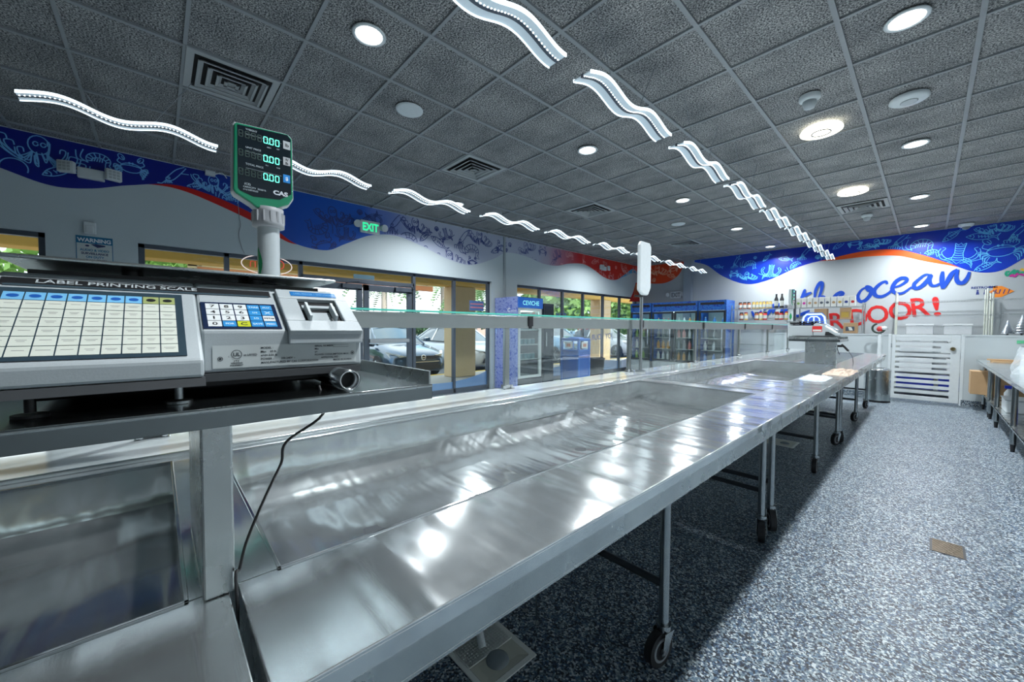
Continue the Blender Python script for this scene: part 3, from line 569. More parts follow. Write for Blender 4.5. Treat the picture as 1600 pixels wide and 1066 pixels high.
#--PART2--
# ---------------------------------------------------------------- counter tables
ZT = -.39                       # counter top
DR = [(-1.036, .435), (-1.074, 1.437)]
def make_table(y0, y1, b0, b1, legs, lab, drains):
    t = thing('display_sink_table', lab, 'steel table', (-.95, (y0+y1)/2, ZF), 'steel display sink tables')
    xf, xb0, xb1, xe = -.452, -.700, -1.466, -1.515
    top = MB()
    # rim plates around the basin (8 mm sheet), front apron slope
    top.box((xb0, y0, ZT-.006), (xf, y1, ZT)).box((xe, y0, ZT-.006), (xb1, y1, ZT)).box((xb1, y0, ZT-.006), (xb0, b0, ZT)).box((xb1, b1, ZT-.006), (xb0, y1, ZT))
    top.box((xf-.012, y0, ZT-.030), (xf, y1, ZT-.004))
    top.build('worktop', STEELTOP, t, bevel=.002)
    ap = MB().box((xf-.028, y0+.003, ZT-.088), (xf-.016, y1-.003, ZT-.02)).box((xf-.06, y0+.003, ZT-.094), (xf-.016, y1-.003, ZT-.086)).box((xf-.5, y0+.003, ZT-.088), (xf-.03, y0+.009, ZT-.008)).box((xf-.5, y1-.009, ZT-.088), (xf-.03, y1-.003, ZT-.008))
    ap.build('apron', STEEL, t, bevel=.002)
    # basin
    bs = MB(); NX, NY = 26, max(24, int((b1-b0)/.07)); rndb = random.Random(int(y0*100)+5)
    def h(x, y):
        z = -.505
        e = min((x-xb1)/.16, 1.); z -= .028*max(0, e)
        for dx, dy in drains:
            rx = 1-min(1, abs(x-dx)/.40); ry = 1-min(1, abs(y-dy)/.62); z -= .030*min(rx, ry)
        return z+.0018*math.sin(x*9+y*3.1+y0)+.0015*math.sin(y*7.7+x*5)
    g = [[V((xb1+(xb0-xb1)*i/NX, b0+(b1-b0)*j/NY, 0)) for j in range(NY+1)] for i in range(NX+1)]
    for r in g:
        for p in r: p.z = h(p.x, p.y)
    vs = [p for r in g for p in r]; bs.add(vs, [(i*(NY+1)+j, (i+1)*(NY+1)+j, (i+1)*(NY+1)+j+1, i*(NY+1)+j+1) for i in range(NX) for j in range(NY)], True)
    def wl_(pts): bs.add([V(p) for p in pts], [tuple(range(len(pts)))])
    wl_([(xb1, b0, ZT-.005), (xb1, b0, -.506), (xb1, b1, -.506), (xb1, b1, ZT-.005)])
    wl_([(xb0, b0, ZT-.005), (xb0, b1, ZT-.005), (xb0, b1, -.56), (xb0, b0, -.56)])
    wl_([(xb1, b1, ZT-.005), (xb1, b1, -.56), (xb0, b1, -.56), (xb0, b1, ZT-.005)])
    wl_([(xb1, b0, ZT-.005), (xb0, b0, ZT-.005), (xb0, b0, -.56), (xb1, b0, -.56)])
    bs.mat(1)
    bs.build('basin', [STEELBASIN, PIPEDK], t)
    # rolled bright edge of the basin opening
    rim = MB()
    for a, c in (((xb1, b0), (xb1, b1)), ((xb0, b0), (xb0, b1)), ((xb1, b0), (xb0, b0)), ((xb1, b1), (xb0, b1))):
        rim.box((min(a[0], c[0])-.003, min(a[1], c[1])-.003, ZT-.006), (max(a[0], c[0])+.003, max(a[1], c[1])+.003, ZT+.0025))
    rim.build('basin_rim', CHROME, t, bevel=.001)
    for dx, dy in drains:
        d = MB().cyl((dx, dy, h(dx, dy)+.0005), (dx, dy, h(dx, dy)+.002), .034, n=28).build('drain', PIPEDK, t)
    for ly in legs:
        ends = []
        for lx in (-.66, -1.40):
            l = MB().cyl((lx, ly, ZF+.135), (lx, ly, ZT-.08 if lx > -1 else -.54), .019, n=16)
            lo = l.build('leg', PIPE, t)
            c = MB(); ang = rndb.uniform(-.5, .5); dx, dy = math.sin(ang), math.cos(ang)
            wx, wy = lx-.03*dx, ly-.03*dy
            c.cyl((lx, ly, ZF+.128), (lx, ly, ZF+.150), .028, n=16)
            ex, ey = dy, -dx
            for s_ in (-1, 1):
                q = V((ex*.026*s_, ey*.026*s_, 0))
                for (a1, z1), (a2, z2) in [((0, 0), (0, 0))]:
                    pts = [V((lx+dx*.026, ly+dy*.026, ZF+.130))+q, V((lx-dx*.026, ly-dy*.026, ZF+.130))+q, V((wx-dx*.014, wy-dy*.014, ZF+.052))+q, V((wx+dx*.014, wy+dy*.014, ZF+.052))+q]
                    o2 = [p+V((ex*.003*s_, ey*.003*s_, 0)) for p in pts]; c.add(pts+o2, [(0, 1, 2, 3), (7, 6, 5, 4), (0, 4, 5, 1), (1, 5, 6, 2), (2, 6, 7, 3), (3, 7, 4, 0)])
            co = c.build('caster_fork', PIPE, t)
            w = MB(); A = V((wx, wy, ZF+.0635)); E_ = V((ex, ey, 0))
            w.cyl(A-E_*.016, A+E_*.016, .0635, n=28).mat(1).cyl(A-E_*.018, A+E_*.018, .044, n=24).mat(0).cyl(A-E_*.019, A+E_*.019, .034, n=20).mat(1).cyl(A-E_*.031, A+E_*.031, .008, n=10)
            w.build('caster_wheel', [RUBBER, GREYPL], t)
        MB().cyl((-.66, ly, ZF+.30), (-1.40, ly, ZF+.30), .015, n=12).build('crossbar', PIPEDK, t)
    return t
make_table(-2.9, .070, -2.7, .022, [-1.3, -.08], 'nearest steel display sink table, under the label scale at the left', [(-1.05, -.62)])
make_table(.082, 2.755, .137, 2.64, [.22, 1.41, 2.68], 'large steel display sink table in the foreground with two drains', DR)
make_table(2.765, 5.615, 2.82, 5.50, [2.88, 4.33, 5.54], 'steel display sink table in the middle of the row', [(-1.05, 4.1)])
make_table(5.625, 8.70, 5.70, 8.58, [5.72, 7.17, 8.5], 'farthest steel display sink table, toward the half wall', [(-1.05, 7.1)])
# quartz ledge and its base behind the tables
t = thing('quartz_ledge', 'long white quartz ledge behind the steel sink tables', 'ledge', (-1.69, 3, ZF))
MB().box((-1.86, -2.9, ZT-.035), (-1.535, 9.2, ZT+.004)).build('ledge_top', QUARTZ, t, bevel=.004)
MB().box((-1.84, -2.9, ZF), (-1.56, 9.2, ZT-.036)).build('base_panel', FRP, t)
MB().box((-1.532, -2.9, ZT-.02), (-1.518, 8.72, ZT+.012)).build('back_lip', EDGEST, t, bevel=.003)
# sneeze guard
t = thing('sneeze_guard', 'long steel and glass sneeze guard standing on the quartz ledge', 'sneeze guard', (-1.80, 3, ZT))
MB().box((-1.825, -1.6, -.002), (-1.795, 8.95, .076)).build('channel_rail', RAILST, t, bevel=.002)
g = MB()
MB().box((-1.98, -1.6, .080), (-1.78, 8.95, .090)).build('glass_shelf', GLASS, t)
MB().box((-1.7795, -1.6, .080), (-1.777, 8.95, .090)).build('shelf_edge', GGREEN, t)
for py in (-.02, 1.62, 3.09, 4.52, 6.02, 7.45, 8.8):
    MB().box((-1.822, py-.018, ZT+.03), (-1.798, py+.018, -.002)).build('post', RAILST, t, bevel=.002)
    MB().box((-1.845, py-.045, ZT+.004), (-1.775, py+.045, ZT+.010)).cyl((-1.79, py-.03, ZT+.01), (-1.79, py-.03, ZT+.03), .010).cyl((-1.79, py+.03, ZT+.01), (-1.79, py+.03, ZT+.03), .010).box((-1.83, py-.026, ZT+.01), (-1.79, py+.026, ZT+.032)).build('post_clamp', CHROME, t, bevel=.002)
    k = .2
    MB().box((-1.797, py+k-.020, .012), (-1.786, py+k+.020, .078)).box((-1.797, py+k-.012, -.004), (-1.789, py+k+.012, .012)).build('black_bracket', BLACK, t, bevel=.002)
ys = [-1.55, -.02, 1.62, 3.09, 4.52, 6.02, 7.45, 8.8]
for a, c in zip(ys[:-1], ys[1:]): MB().box((-1.852, a+.05, ZT+.012), (-1.846, c-.05, .0)).build('glass_pane', GLASS, t)
# display paddle on a pole, seen from its blank back
t = thing('pole_display', 'blank white rounded paddle on a thin steel pole above the sneeze guard', 'pole display', (-1.74, 3.30, ZT))
p = [(-.095, -.20), (-.095, .19), (-.07, .225), (.07, .225), (.095, .19), (.095, -.17), (.05, -.235), (-.03, -.235)]
MB().prism(p, FR((-1.72, 3.14, .53), (0, 1, 0), (0, 0, 1)), .035).build('display_back', WHITE, t, bevel=.012)
MB().cyl((-1.74, 3.17, ZT+.004), (-1.74, 3.17, .36), .014, n=14).cyl((-1.74, 3.17, ZT+.004), (-1.74, 3.17, ZT+.02), .045, n=20).build('pole', PIPE, t)
MB().box((-1.755, 3.07, .28), (-1.725, 3.17, .295)).build('bracket', BLACK, t)

# ---------------------------------------------------------------- label scale on its raised tray
def make_scale_tray(lab):
    t = thing('scale_stand', lab, 'stand', (-.83, .06, ZT))
    MB().box((-.965, .040, ZT+.001), (-.682, .077, -.131)).build('post_plate', STEEL, t, bevel=.003)
    s = MB(); x0, x1, y0, y1, z = -1.06, -.62, -.26, .372, -.106
    s.box((x0, y0, z-.003), (x1, y1, z)).box((x1-.004, y0, -.131), (x1, y1, z+.001)).box((x0, y0, -.131), (x0+.004, y1, z)).box((x0, y0, -.131), (x1, y0+.004, z))
    s.build('tray', STEELDARK, t, bevel=.001)
    l = MB().box((x0, y1-.004, -.131), (x1-.006, y1, z+.026)).box((x0, y0, z), (x0+.004, y1, z+.026)).box((x0, y0, z), (x1-.02, y0+.004, z+.026)).cyl((x1-.003, y0, z-.002), (x1-.003, y1, z-.002), .0035, n=10)
    l.build('raised_lip', STEEL, t, bevel=.001)
    return t
AL = math.radians(35)
frS = FR((-.71, 0, -.006), (0, 1, 0), (-math.cos(AL), 0, math.sin(AL)))     # sloping console face
def SL(u, v):
    d = ray(u, v); tn = math.tan(AL); k = (-.006-tn*.71)/(d.z+tn*d.x); p = d*k; return (p.y, (p-frS[0]) @ frS[2])
def make_scale(lab):
    t = thing('label_scale', lab, 'scale', (-.86, .06, -.106))
    # console body in side profile, swept along y
    def prof(x0, zb): return [(x0, -.068), (x0, zb), (-.8157, .068), (-.835, .072), (-.86, .060), (-.86, -.066)]
    def sweep(pr, ya, yb): 
        m = MB(); fr = FR((0, ya, 0), (1, 0, 0), (0, 0, 1)); m.prism([(a, c) for a, c in pr], fr, -(yb-ya)); return m
    m = sweep(prof(-.655, -.0445), -.152, .045); m.build('keyboard_housing', SCALEGR, t, bevel=.004)
    sweep([(-.71, -.068), (-.71, -.006), (-.8157, .068), (-.835, .072), (-.86, .06), (-.86, -.066)], .0455, .276).build('front_housing', SCALEGR, t, bevel=.004)
    sweep([(-.652, -.079), (-.656, -.0685), (-.88, -.068), (-.88, -.079)], -.148, .046).box((-.88, .04, -.080), (-.704, .272, -.0687)).build('base_skirt', mat('skirt_painted_shade', (.05, .055, .06), .5), t)  # skirt coloured near-black to carry the shade below the body
    MB().box((-1.07, -.12, -.096), (-.76, .22, -.0795)).build('under_shade_block', BLACK, t, bevel=.003)  # black block added to darken the shaded gap between scale and tray
    MB().box((-1.09, -.14, -.075), (-.862, .265, .045)).build('rear_housing', SCALEGR, t, bevel=.01)
    # printer cover with a lip
    y0, y1 = SL(427, 460)[0], .272
    ph = MB(); 
    s0 = -.012; sT = .118
    fr = frS
    def bar(a0, b0, a1, b1, h0, h1, mb): 
        o, ex, ey = fr; n = ex.cross(ey); c = [(a0, b0), (a1, b0), (a1, b1), (a0, b1)]
        vs = [o+ex*x+ey*y+n*h0 for x, y in c]+[o+ex*x+ey*y+n*h1 for x, y in c]
        mb.add(vs, [(0, 3, 2, 1), (4, 5, 6, 7), (0, 1, 5, 4), (1, 2, 6, 5), (2, 3, 7, 6), (3, 0, 4, 7)])
    pl = .156
    bar(pl, s0, .274, .018, .000, .009, ph); bar(pl, .018, pl+.030, .088, 0, .009, ph); bar(.250, .018, .274, .088, 0, .009, ph); bar(pl, .088, .274, sT, 0, .009, ph)
    ph.box((-.7095, pl, -.028), (-.700, .275, -.004))
    pc = ph.build('printer_cover', SCALEGR, t, bevel=.002)
    r = MB(); bar(pl+.030, .018, .250, .088, .0003, .001, r); r.build('printer_slot', BLACK, t)
    c = MB(); bar(pl+.042, .018, .232, .050, .001, .004, c); bar(pl+.034, .062, .246, .070, .001, .006, c)
    bar(pl+.036, .020, pl+.040, .062, .004, .018, c); bar(.234, .020, .238, .062, .004, .018, c)
    c.build('paper_chute', SCALEGR, t)
    q = MB(); bar(pl+.022, .096, .256, .110, .009, .0098, q); q.build('printer_badge', mat('badge_blue', (.01, .16, .45), .35), t)
    tx = MB().text('LABEL PRINTER  /  EASY LOADING', .0075, frS, pl+.027, .1005, .0100, sx=.62); tx.build('badge_lettering', mat('badge_pale', (.25, .5, .75), .5), t)
    # header strip
    a = (-.146, .088); w_ = (.146, .118)
    st = MB().mat(0); bar(-.146, .101, .148, .119, .0002, .0010, st); st.mat(1); bar(-.143, .099, .145, .1035, .0002, .0012, st)
    st.build('header_window', [BLACK, mat('header_grey', (.05, .08, .10), .2)], t)
    MB().text('LABEL PRINTING SCALE', .0125, frS, -.118, .1075, .0014, bold=.0002, sx=1.25).build('header_lettering', mat('print_silver', (.45, .50, .52), .4), t)
    # main key sheet
    kb = MB(); x0, x1, b0, b1 = -.150, .028, -.058, .093
    bar(x0, b0, x1, b1, .0006, .0016, kb)
    kb.build('key_sheet', mat('key_sheet_slate', (.03, .055, .075), .25), t)
    kk = MB(); nc = 9; cw = .0178
    yR = .0195
    for r_ in range(7):
        for c_ in range(nc):
            xr = yR-c_*cw; xl = xr-cw+.0013
            if xl < -.148: continue
            tz = .082-r_*.0192; bz = tz-.0178
            kk.mat((2 if c_ < 2 else 1) if r_ == 0 else 0); bar(xl, bz, xr, tz, .0017, .0021, kk)
            if r_ == 0:
                kk.mat(3 if c_ >= 2 else 4); e = [((xl+xr)/2+.0052*math.cos(k*.5236), (tz+bz)/2+.004*math.sin(k*.5236)) for k in range(12)]; kk.flat(e, frS, .0023)
            else:
                kk.mat(5)
                rr = random.Random(r_*13+c_); wq = rr.uniform(.004, .0062); m_ = (xl+xr)/2
                kk.rect(m_-wq, (tz+bz)/2+.0012, m_+wq, (tz+bz)/2+.0022, frS, .0023)
                if rr.random() < .6: kk.rect(m_-wq*.7, (tz+bz)/2-.0015, m_+wq*.7, (tz+bz)/2-.0006, frS, .0023)
    kk.build('item_keys', [mat('key_cream', (.66, .70, .62), .5), mat('key_sky', (.18, .50, .80), .4), mat('key_olive', (.36, .42, .16), .4), mat('key_deep_blue', (.01, .10, .42), .4), BLACK, mat('key_print', (.32, .33, .32), .6)], t)
    # number pad
    x0, b0 = SL(313, 518); x1, _ = SL(436, 517); _, b1 = SL(311, 471)
    n0 = MB(); x0, x1, b0, b1 = .0490, .1490, .004, .076; bar(x0, b0, x1, b1, .0005, .0013, n0); n0.build('number_pad', mat('pad_navy', (.008, .02, .06), .25), t)
    P_ = [['7', '8', '9', 'TARE', 'PLU'], ['4', '5', '6', '1/4', 'X'], ['1', '2', '3', '1/2', 'PST/#'], ['0', 'FOR', 'C', 'SAVE', 'FEED']]
    nk = MB(); nt_ = MB(); cw = (x1-x0-.010)/5; ch = (b1-b0-.008)/4
    for r_ in range(4):
        for c_ in range(5):
            s_ = P_[r_][c_]; xl = x0+.005+c_*cw; bz = b1-.004-(r_+1)*ch
            nk.mat(2 if s_ == 'C' else 0 if (len(s_) == 1 and s_ != 'X') or s_ == 'PST/#' else 1); bar(xl+.0008, bz+.0008, xl+cw-.0008, bz+ch-.0008, .0013, .0017, nk)
            nt_.mat(0 if (len(s_) == 1 and s_ != 'X') or s_ == 'PST/#' else 1).text(s_, .0105 if len(s_) == 1 else .0058, frS, xl+cw/2, bz+ch/2-(.0036 if len(s_) == 1 else .002), .0019, 'CENTER', .0002, 1.25 if len(s_) == 1 else 1.)
    nk.build('number_keys', [mat('key_white', (.72, .76, .76), .5), mat('key_blue', (.02, .26, .60), .4), mat('key_lime', (.55, .60, .02), .4)], t)
    nt_.build('number_lettering', [BLACK, mat('print_ice', (.6, .8, .95), .5)], t)
    # rating plate on the vertical front
    fp = FR((-.7095, 0, -.068), (0, 1, 0), (0, 0, 1))
    MB().rect(.058, .006, .266, .040, fp, .0004).build('rating_plate', mat('plate_pale', (.55, .60, .60), .5), t)
    q = MB()
    q.ribbon([(.087+.0065*math.cos(k*.35), .026+.0065*math.sin(k*.35)) for k in range(19)], .0008, fp, .0007)
    q.text('UL', .0075, fp, .087, .0235, .0008, 'CENTER', .0002); q.text('c', .0045, fp, .0765, .022, .0008); q.text('us LISTED', .0042, fp, .0955, .0235, .0008, bold=.0001)
    for k, s_ in enumerate(['I T E', 'WEIGHING', 'EQUIPMENT']): q.text(s_, .0030, fp, .087, .0150-.0032*k, .0008, 'CENTER', .0001)
    for k, s_ in enumerate(['MODEL :', 'Max    60 lb', 'e=d= 0.01 lb', 'POWER :        100-240V ~', 'MANUFACTURED BY CAS CORPORATION']): q.text(s_, .0044, fp, .118, .0335-.0058*k, .0008, bold=.0001)
    for k, s_ in enumerate(['SERIAL NUMBER :', 'Min', 'e=', 'POWER CONSUMPTION MAX :', 'APPROVAL NO. :', 'MADE IN KOREA']): q.text(s_, .0042, fp, .196+(.010 if k == 4 else .030 if k == 5 else 0), .0345-.0050*k, .0008, bold=.0001)
    q.ribbon([(.226, .0335), (.252, .0335), (.252, .0375), (.226, .0375), (.226, .0335)], .0004, fp, .0008)
    for x, y in ((.067, .020), (.259, .022)): q.ribbon([(x+.003*math.cos(k*.6), y+.003*math.sin(k*.6)) for k in range(12)], .0008, fp, .0007); q.flat([(x+.0018*math.cos(k), y+.0018*math.sin(k)) for k in range(6)], fp, .0008)
    q.build('plate_lettering', mat('print_black', (.03, .04, .05), .5), t)
    # feet
    for x, y in ((-.70, .02), (-.76, .235), (-.70, -.11), (-1.05, .235), (-1.05, -.11)):
        MB().cyl((x, y, -.1055), (x, y, -.102), .015, n=20).cyl((x, y, -.10), (x, y, -.078), .005, n=10).build('foot', PIPE if y == .02 else BLACK, t)
    # platter
    pf = MB().box((-1.12, -.152, .088), (-.80, .262, .0935)).box((-1.12, -.152, .080), (-1.11, .262, .088))
    pf.build('weighing_platter', STEEL, t, bevel=.003)
    MB().box((-1.05, -.06, .045), (-.87, .16, .055)).cyl((-1.0, -.03, .05), (-1.0, -.03, .088), .012).cyl((-1.0, .14, .05), (-1.0, .14, .088), .012).cyl((-.89, -.03, .05), (-.89, -.03, .088), .012).cyl((-.89, .14, .05), (-.89, .14, .088), .012).box((-1.08, -.13, .062), (-.84, .24, .078)).build('platter_frame', BLACK, t)
    # display pole
    px, py = -1.145, .212
    MB().lathe((px, py, -.10), [(.024, 0), (.024, .355)], 28).build('display_pole', SCALEGR, t)
    gr = MB()
    for a0 in (-1.35, 1.75):
        for side in (0,):
            cpts = []
            n = 10; prof_ = [(a0-.55*math.sin(math.pi*k/n), .215+.085*k/n) for k in range(n+1)]
            ring0 = [V((px+.0245*math.cos(a0), py+.0245*math.sin(a0), -.10+h_)) for a_, h_ in prof_]
            for j in range(n):
                (a1, h1), (a2, h2) = prof_[j], prof_[j+1]
                for m_ in range(4):
                    f0, f1_ = m_/4, (m_+1)/4
                    pp = lambda a_, h_, f_: V((px+.0246*math.cos(a0+(a_-a0)*f_*2-(a_-a0)), py+.0246*math.sin(a0+(a_-a0)*f_*2-(a_-a0)), -.10+h_))
                    gr.add([pp(a1, h1, f0), pp(a1, h1, f1_), pp(a2, h2, f1_), pp(a2, h2, f0)], [(0, 1, 2, 3)], True)
    gr.build('green_leaf_panel', mat('leaf_green', (.02, .28, .10), .25), t)
    cl = MB().lathe((px, py, -.10), [(.026, .350), (.035, .352), (.035, .362), (.033, .388), (.034, .398), (.026, .400)], 28)
    for k in range(14):
        a = 2*math.pi*k/14; cl.box((px+.034*math.cos(a)-.002, py+.034*math.sin(a)-.002, -.10+.362), (px+.034*math.cos(a)+.002, py+.034*math.sin(a)+.002, -.10+.388))
    cl.build('swivel_collar', GREYPL, t)
    # display head faces the operator: plane x = xh
    xh = px+.020
    def D(u, v): p = PX(u, v, xh); return (p.y, p.z)
    out = [D(363, 191), D(367, 189), D(450, 209), D(457, 217), D(459, 312), D(452, 322), D(434, 327), D(400, 327), D(392, 320), D(367, 304), D(362, 298)]
    fd = FR((xh-.03, 0, 0), (0, 1, 0), (0, 0, 1))
    MB().prism(out, fd, .03).build('display_back_shell', SCALEGR, t, bevel=.005)
    cx_ = sum(p[0] for p in out)/len(out); cy_ = sum(p[1] for p in out)/len(out)
    mid = [(cx_+(x-cx_)*.96, cy_+(y-cy_)*.965) for x, y in out]
    fd2 = FR((xh-.002, 0, 0), (0, 1, 0), (0, 0, 1)); MB().prism(mid, fd2, .008).build('display_bezel', mat('translucent_green', (.01, .20, .10), .12, coat=.6), t, bevel=.003)
    inn = [D(370, 196), D(448, 213), D(453, 220), D(454, 305), D(436, 313), D(395, 308), D(374, 298), D(371, 294)]
    fd3 = FR((xh+.0062, 0, 0), (0, 1, 0), (0, 0, 1)); MB().prism(inn, fd3, .0006).build('display_window', mat('display_black', (.006, .012, .018), .15), t)
    dg = MB(); ft = FR((xh+.0072, 0, 0), (0, 1, 0), (0, 0, 1))
    S7 = {'0': 'abcdef', '.': ''}
    def seg(x, y, w, h_, mb, lit):
        q_ = {'a': [(x, y+h_), (x+w, y+h_)], 'd': [(x, y), (x+w, y)], 'b': [(x+w, y+h_*.54), (x+w, y+h_*.96)], 'c': [(x+w, y+h_*.04), (x+w, y+h_*.46)], 'f': [(x, y+h_*.54), (x, y+h_*.96)], 'e': [(x, y+h_*.04), (x, y+h_*.46)], 'g': [(x, y+h_/2), (x+w, y+h_/2)]}
        for s_ in lit: mb.ribbon([(p[0], p[1]) for p in q_[s_]], .0019, ft, 0)
    rows = [(227, 0), (255, 1), (283, 2)]
    for vv, _i in rows:
        p1 = D(431, vv+1); dg = MB()
        for k in range(3):
            x = p1[0]-.0125*k-.002; dg.mat(0); seg(x, p1[1]-.003, .0075, .0145, dg, 'abcdef')
            if k == 2: dg.rect(x+.0092, p1[1]-.004, x+.0110, p1[1]-.002, ft)
        for k in range(3, 7): x = p1[0]-.0125*k-.002; dg.mat(1); seg(x, p1[1]-.003, .0075, .0145, dg, 'abcdefg')
        dg.build('display_digits', [mat('digit_green', (.1, .9, .6), .4, emit=(.15, 1, .66), estr=1.3), mat('digit_off', (.008, .035, .028), .5)], t)
    un = MB(); ul = MB()
    for (u, v), s_, mi in (((447, 229), 'lb', 0), ((447, 254), '$/', 0), ((447, 281), '$', 1)):
        p = D(u, v); un.mat(mi).prism([(p[0]-.008, p[1]-.010), (p[0]+.0075, p[1]-.010), (p[0]+.0075, p[1]+.010), (p[0]-.008, p[1]+.010)], ft, .0004)
        ul.mat(1-mi).text(s_, .012 if s_ != '$/' else .009, ft, p[0], p[1]-(.004 if s_ != '$/' else -.001), .0006, 'CENTER', .0003)
        if s_ == '$/': ul.text('lb', .009, ft, p[0], p[1]-.008, .0006, 'CENTER', .0003)
    un.build('unit_tile', [mat('unit_grey', (.45, .48, .50), .4), mat('unit_blue', (.01, .22, .60), .4)], t)
    ul.build('unit_lettering', [mat('print_silver2', (.8, .88, .92), .4), BLACK], t)
    pl_ = MB()
    for (u, v), s_, z_ in (((383, 203), 'WEIGHT', .006), ((383, 231), 'UNIT PRICE', .006), ((383, 257), 'TOTAL PRICE', .006), ((416, 231), 'ZERO', .0035), ((431, 234), 'NET', .0035), ((414, 259), 'PLU', .0035), ((431, 263), 'SAVE', .0035), ((381, 288), '(CE)', .007), ((379, 292), 'CAPACITY  30/60 lb', .0055), ((379, 296), 'e=d 0.01/0.02', .0055)):
        p = D(u, v); pl_.text(s_, z_, ft, p[0], p[1]-.002, 0, bold=.0001)
    for v in (207, 234, 260):
        a = D(383, v+1); pl_.rect(a[0], a[1]-.004, a[0]+.075, a[1]-.0034, ft)
    pl_.build('display_lettering', mat('print_dim', (.35, .42, .45), .5), t)
    p = D(426, 303); MB().text('CAS', .014, ft, p[0], p[1]-.002, 0, bold=.0007, sx=1.25).build('maker_logo', mat('logo_silver', (.55, .60, .65), .4), t)
    return t
st1 = make_scale_tray('raised steel tray stand in the left foreground carrying the label scale')
sc1 = make_scale('grey label printing scale with pole display in the left foreground')
# far station
p0 = Vector((0, 5.46, 0))
st2 = dup(st1, p0, 'farther raised steel tray stand over the sink tables, near the half wall')
sc2 = dup(sc1, p0, 'farther grey label printing scale with a red sticker, seen from its side')
fs = FR((-.86, 5.46-.1545, -.068), (1, 0, 0), (0, 0, 1))
q = MB().mat(0).rect(-.01, .045, .075, .105, fs, .001).mat(1).rect(-.005, .05, .07, .068, fs, .0015).mat(2).flat([(.10, .004), (.19, .004), (.13, .045), (.105, .045)], fs, .001)
q.build('warning_sticker', [RED, CREAM, BLACK], sc2)
# neon sign behind second scale
c = PY(1272, 498, 9.95); t = thing('lit_sign', 'small glowing blue rounded sign behind the farther scale', 'sign', (c.x, 10.03, HWT+.03)) if False else thing('lit_sign', 'small glowing blue rounded sign behind the farther scale', 'sign', (c.x, 9.95, -.075))
fn = FR((c.x, 9.93, c.z), (1, 0, 0), (0, 0, 1)); NEON = mat('neon_blue', (.3, .5, 1), .4, emit=(.25, .45, 1), estr=3)
MB().ribbon([(-.19, -.12), (-.17, .03), (-.12, .09), (.12, .09), (.17, .03), (.19, -.12)], .03, fn).ribbon([(-.10, -.10), (-.09, .0), (-.05, .04), (.05, .04), (.09, 0), (.10, -.10)], .02, fn).ribbon([(0, .04), (0, -.1)], .02, fn).build('tube', NEON, t)
MB().prism([(-.21, -.14), (.21, -.14), (.19, .04), (.13, .12), (-.13, .12), (-.19, .04)], FR((c.x, 9.962, c.z), (1, 0, 0), (0, 0, 1)), .02).box((c.x-.12, 9.99, -.075), (c.x+.12, 10.05, -.068)).box((c.x-.02, 9.985, -.07), (c.x+.02, 10.0, c.z)).build('backing', mat('sign_blue', (.05, .12, .5), .4), t)
# pipe on tray, cable, scanner
c = PX(547, 592, -.645)
t = thing('steel_tube', 'short hollow steel tube lying on the tray right of the label scale', 'tube', (-.77, c.y, -.105)); zc = -.105+.0175
r = [[V((x, c.y+rr*math.cos(k*math.pi/12), zc+rr*math.sin(k*math.pi/12))) for k in range(24)] for x, rr in ((-.90, .0155), (-.90, .0170), (-.645, .0170), (-.645, .0140), (-.68, .0135))]
MB().loft(r, True, False).build('tube_wall', CHROME, t); MB().cyl((-.69, c.y, zc), (-.68, c.y, zc), .0135, n=20).build('bore_shade_disc', BLACK, t)  # black disc stands in for the shade inside the hollow tube
cp = [(-.70, .20, -.100), (-.66, .194, -.140)]+[tuple(PX(u, v, x)) for u, v, x in ((448, 690, -.665), (440, 722, -.67), (424, 756, -.68), (404, 800, -.69), (384, 850, -.69), (374, 890, -.685))]
cp += [(-.672, .0765, -.36), (-.66, .0765, -.42), (-.655, .0765, -.60)]
tag(MB().tube(catmull(cp, 6), .0022, 8).build('power_cord', BLACK), 'thin black cord hanging from the scale tray into the gap between tables', 'cord')
t = thing('barcode_scanner', 'black handheld scanner hanging beside the farther scale stand', 'scanner', (-.64, 5.84, -.22)); a = PY(1311, 541, 5.85)
MB().loft([[V((a.x+x, 5.85+y, a.z+z)) for y, z in ((-.02, -.012), (.02, -.012), (.02, .014), (-.02, .014))] for x, z0, z in ((-.03, 0, .03), (0, 0, .03), (.03, 0, .022))], True, True, False).build('scanner_head', BLACK, t, bevel=.004)
MB().tube([(a.x+.02, 5.85, a.z+.02), (a.x+.05, 5.85, a.z-.01), (a.x+.085, 5.85, a.z-.055)], .012, 10).build('handle', BLACK, t)
MB().tube(catmull([(a.x-.02, 5.85, a.z+.02), (a.x-.01, 5.85, a.z-.05), (a.x+.01, 5.85, a.z-.1)]), .004).tube(catmull([(a.x+.085, 5.85, a.z-.055), (a.x+.12, 5.85, a.z-.12), (a.x+.13, 5.85, ZT+.002)]), .003).build('cord', BLACK, t)
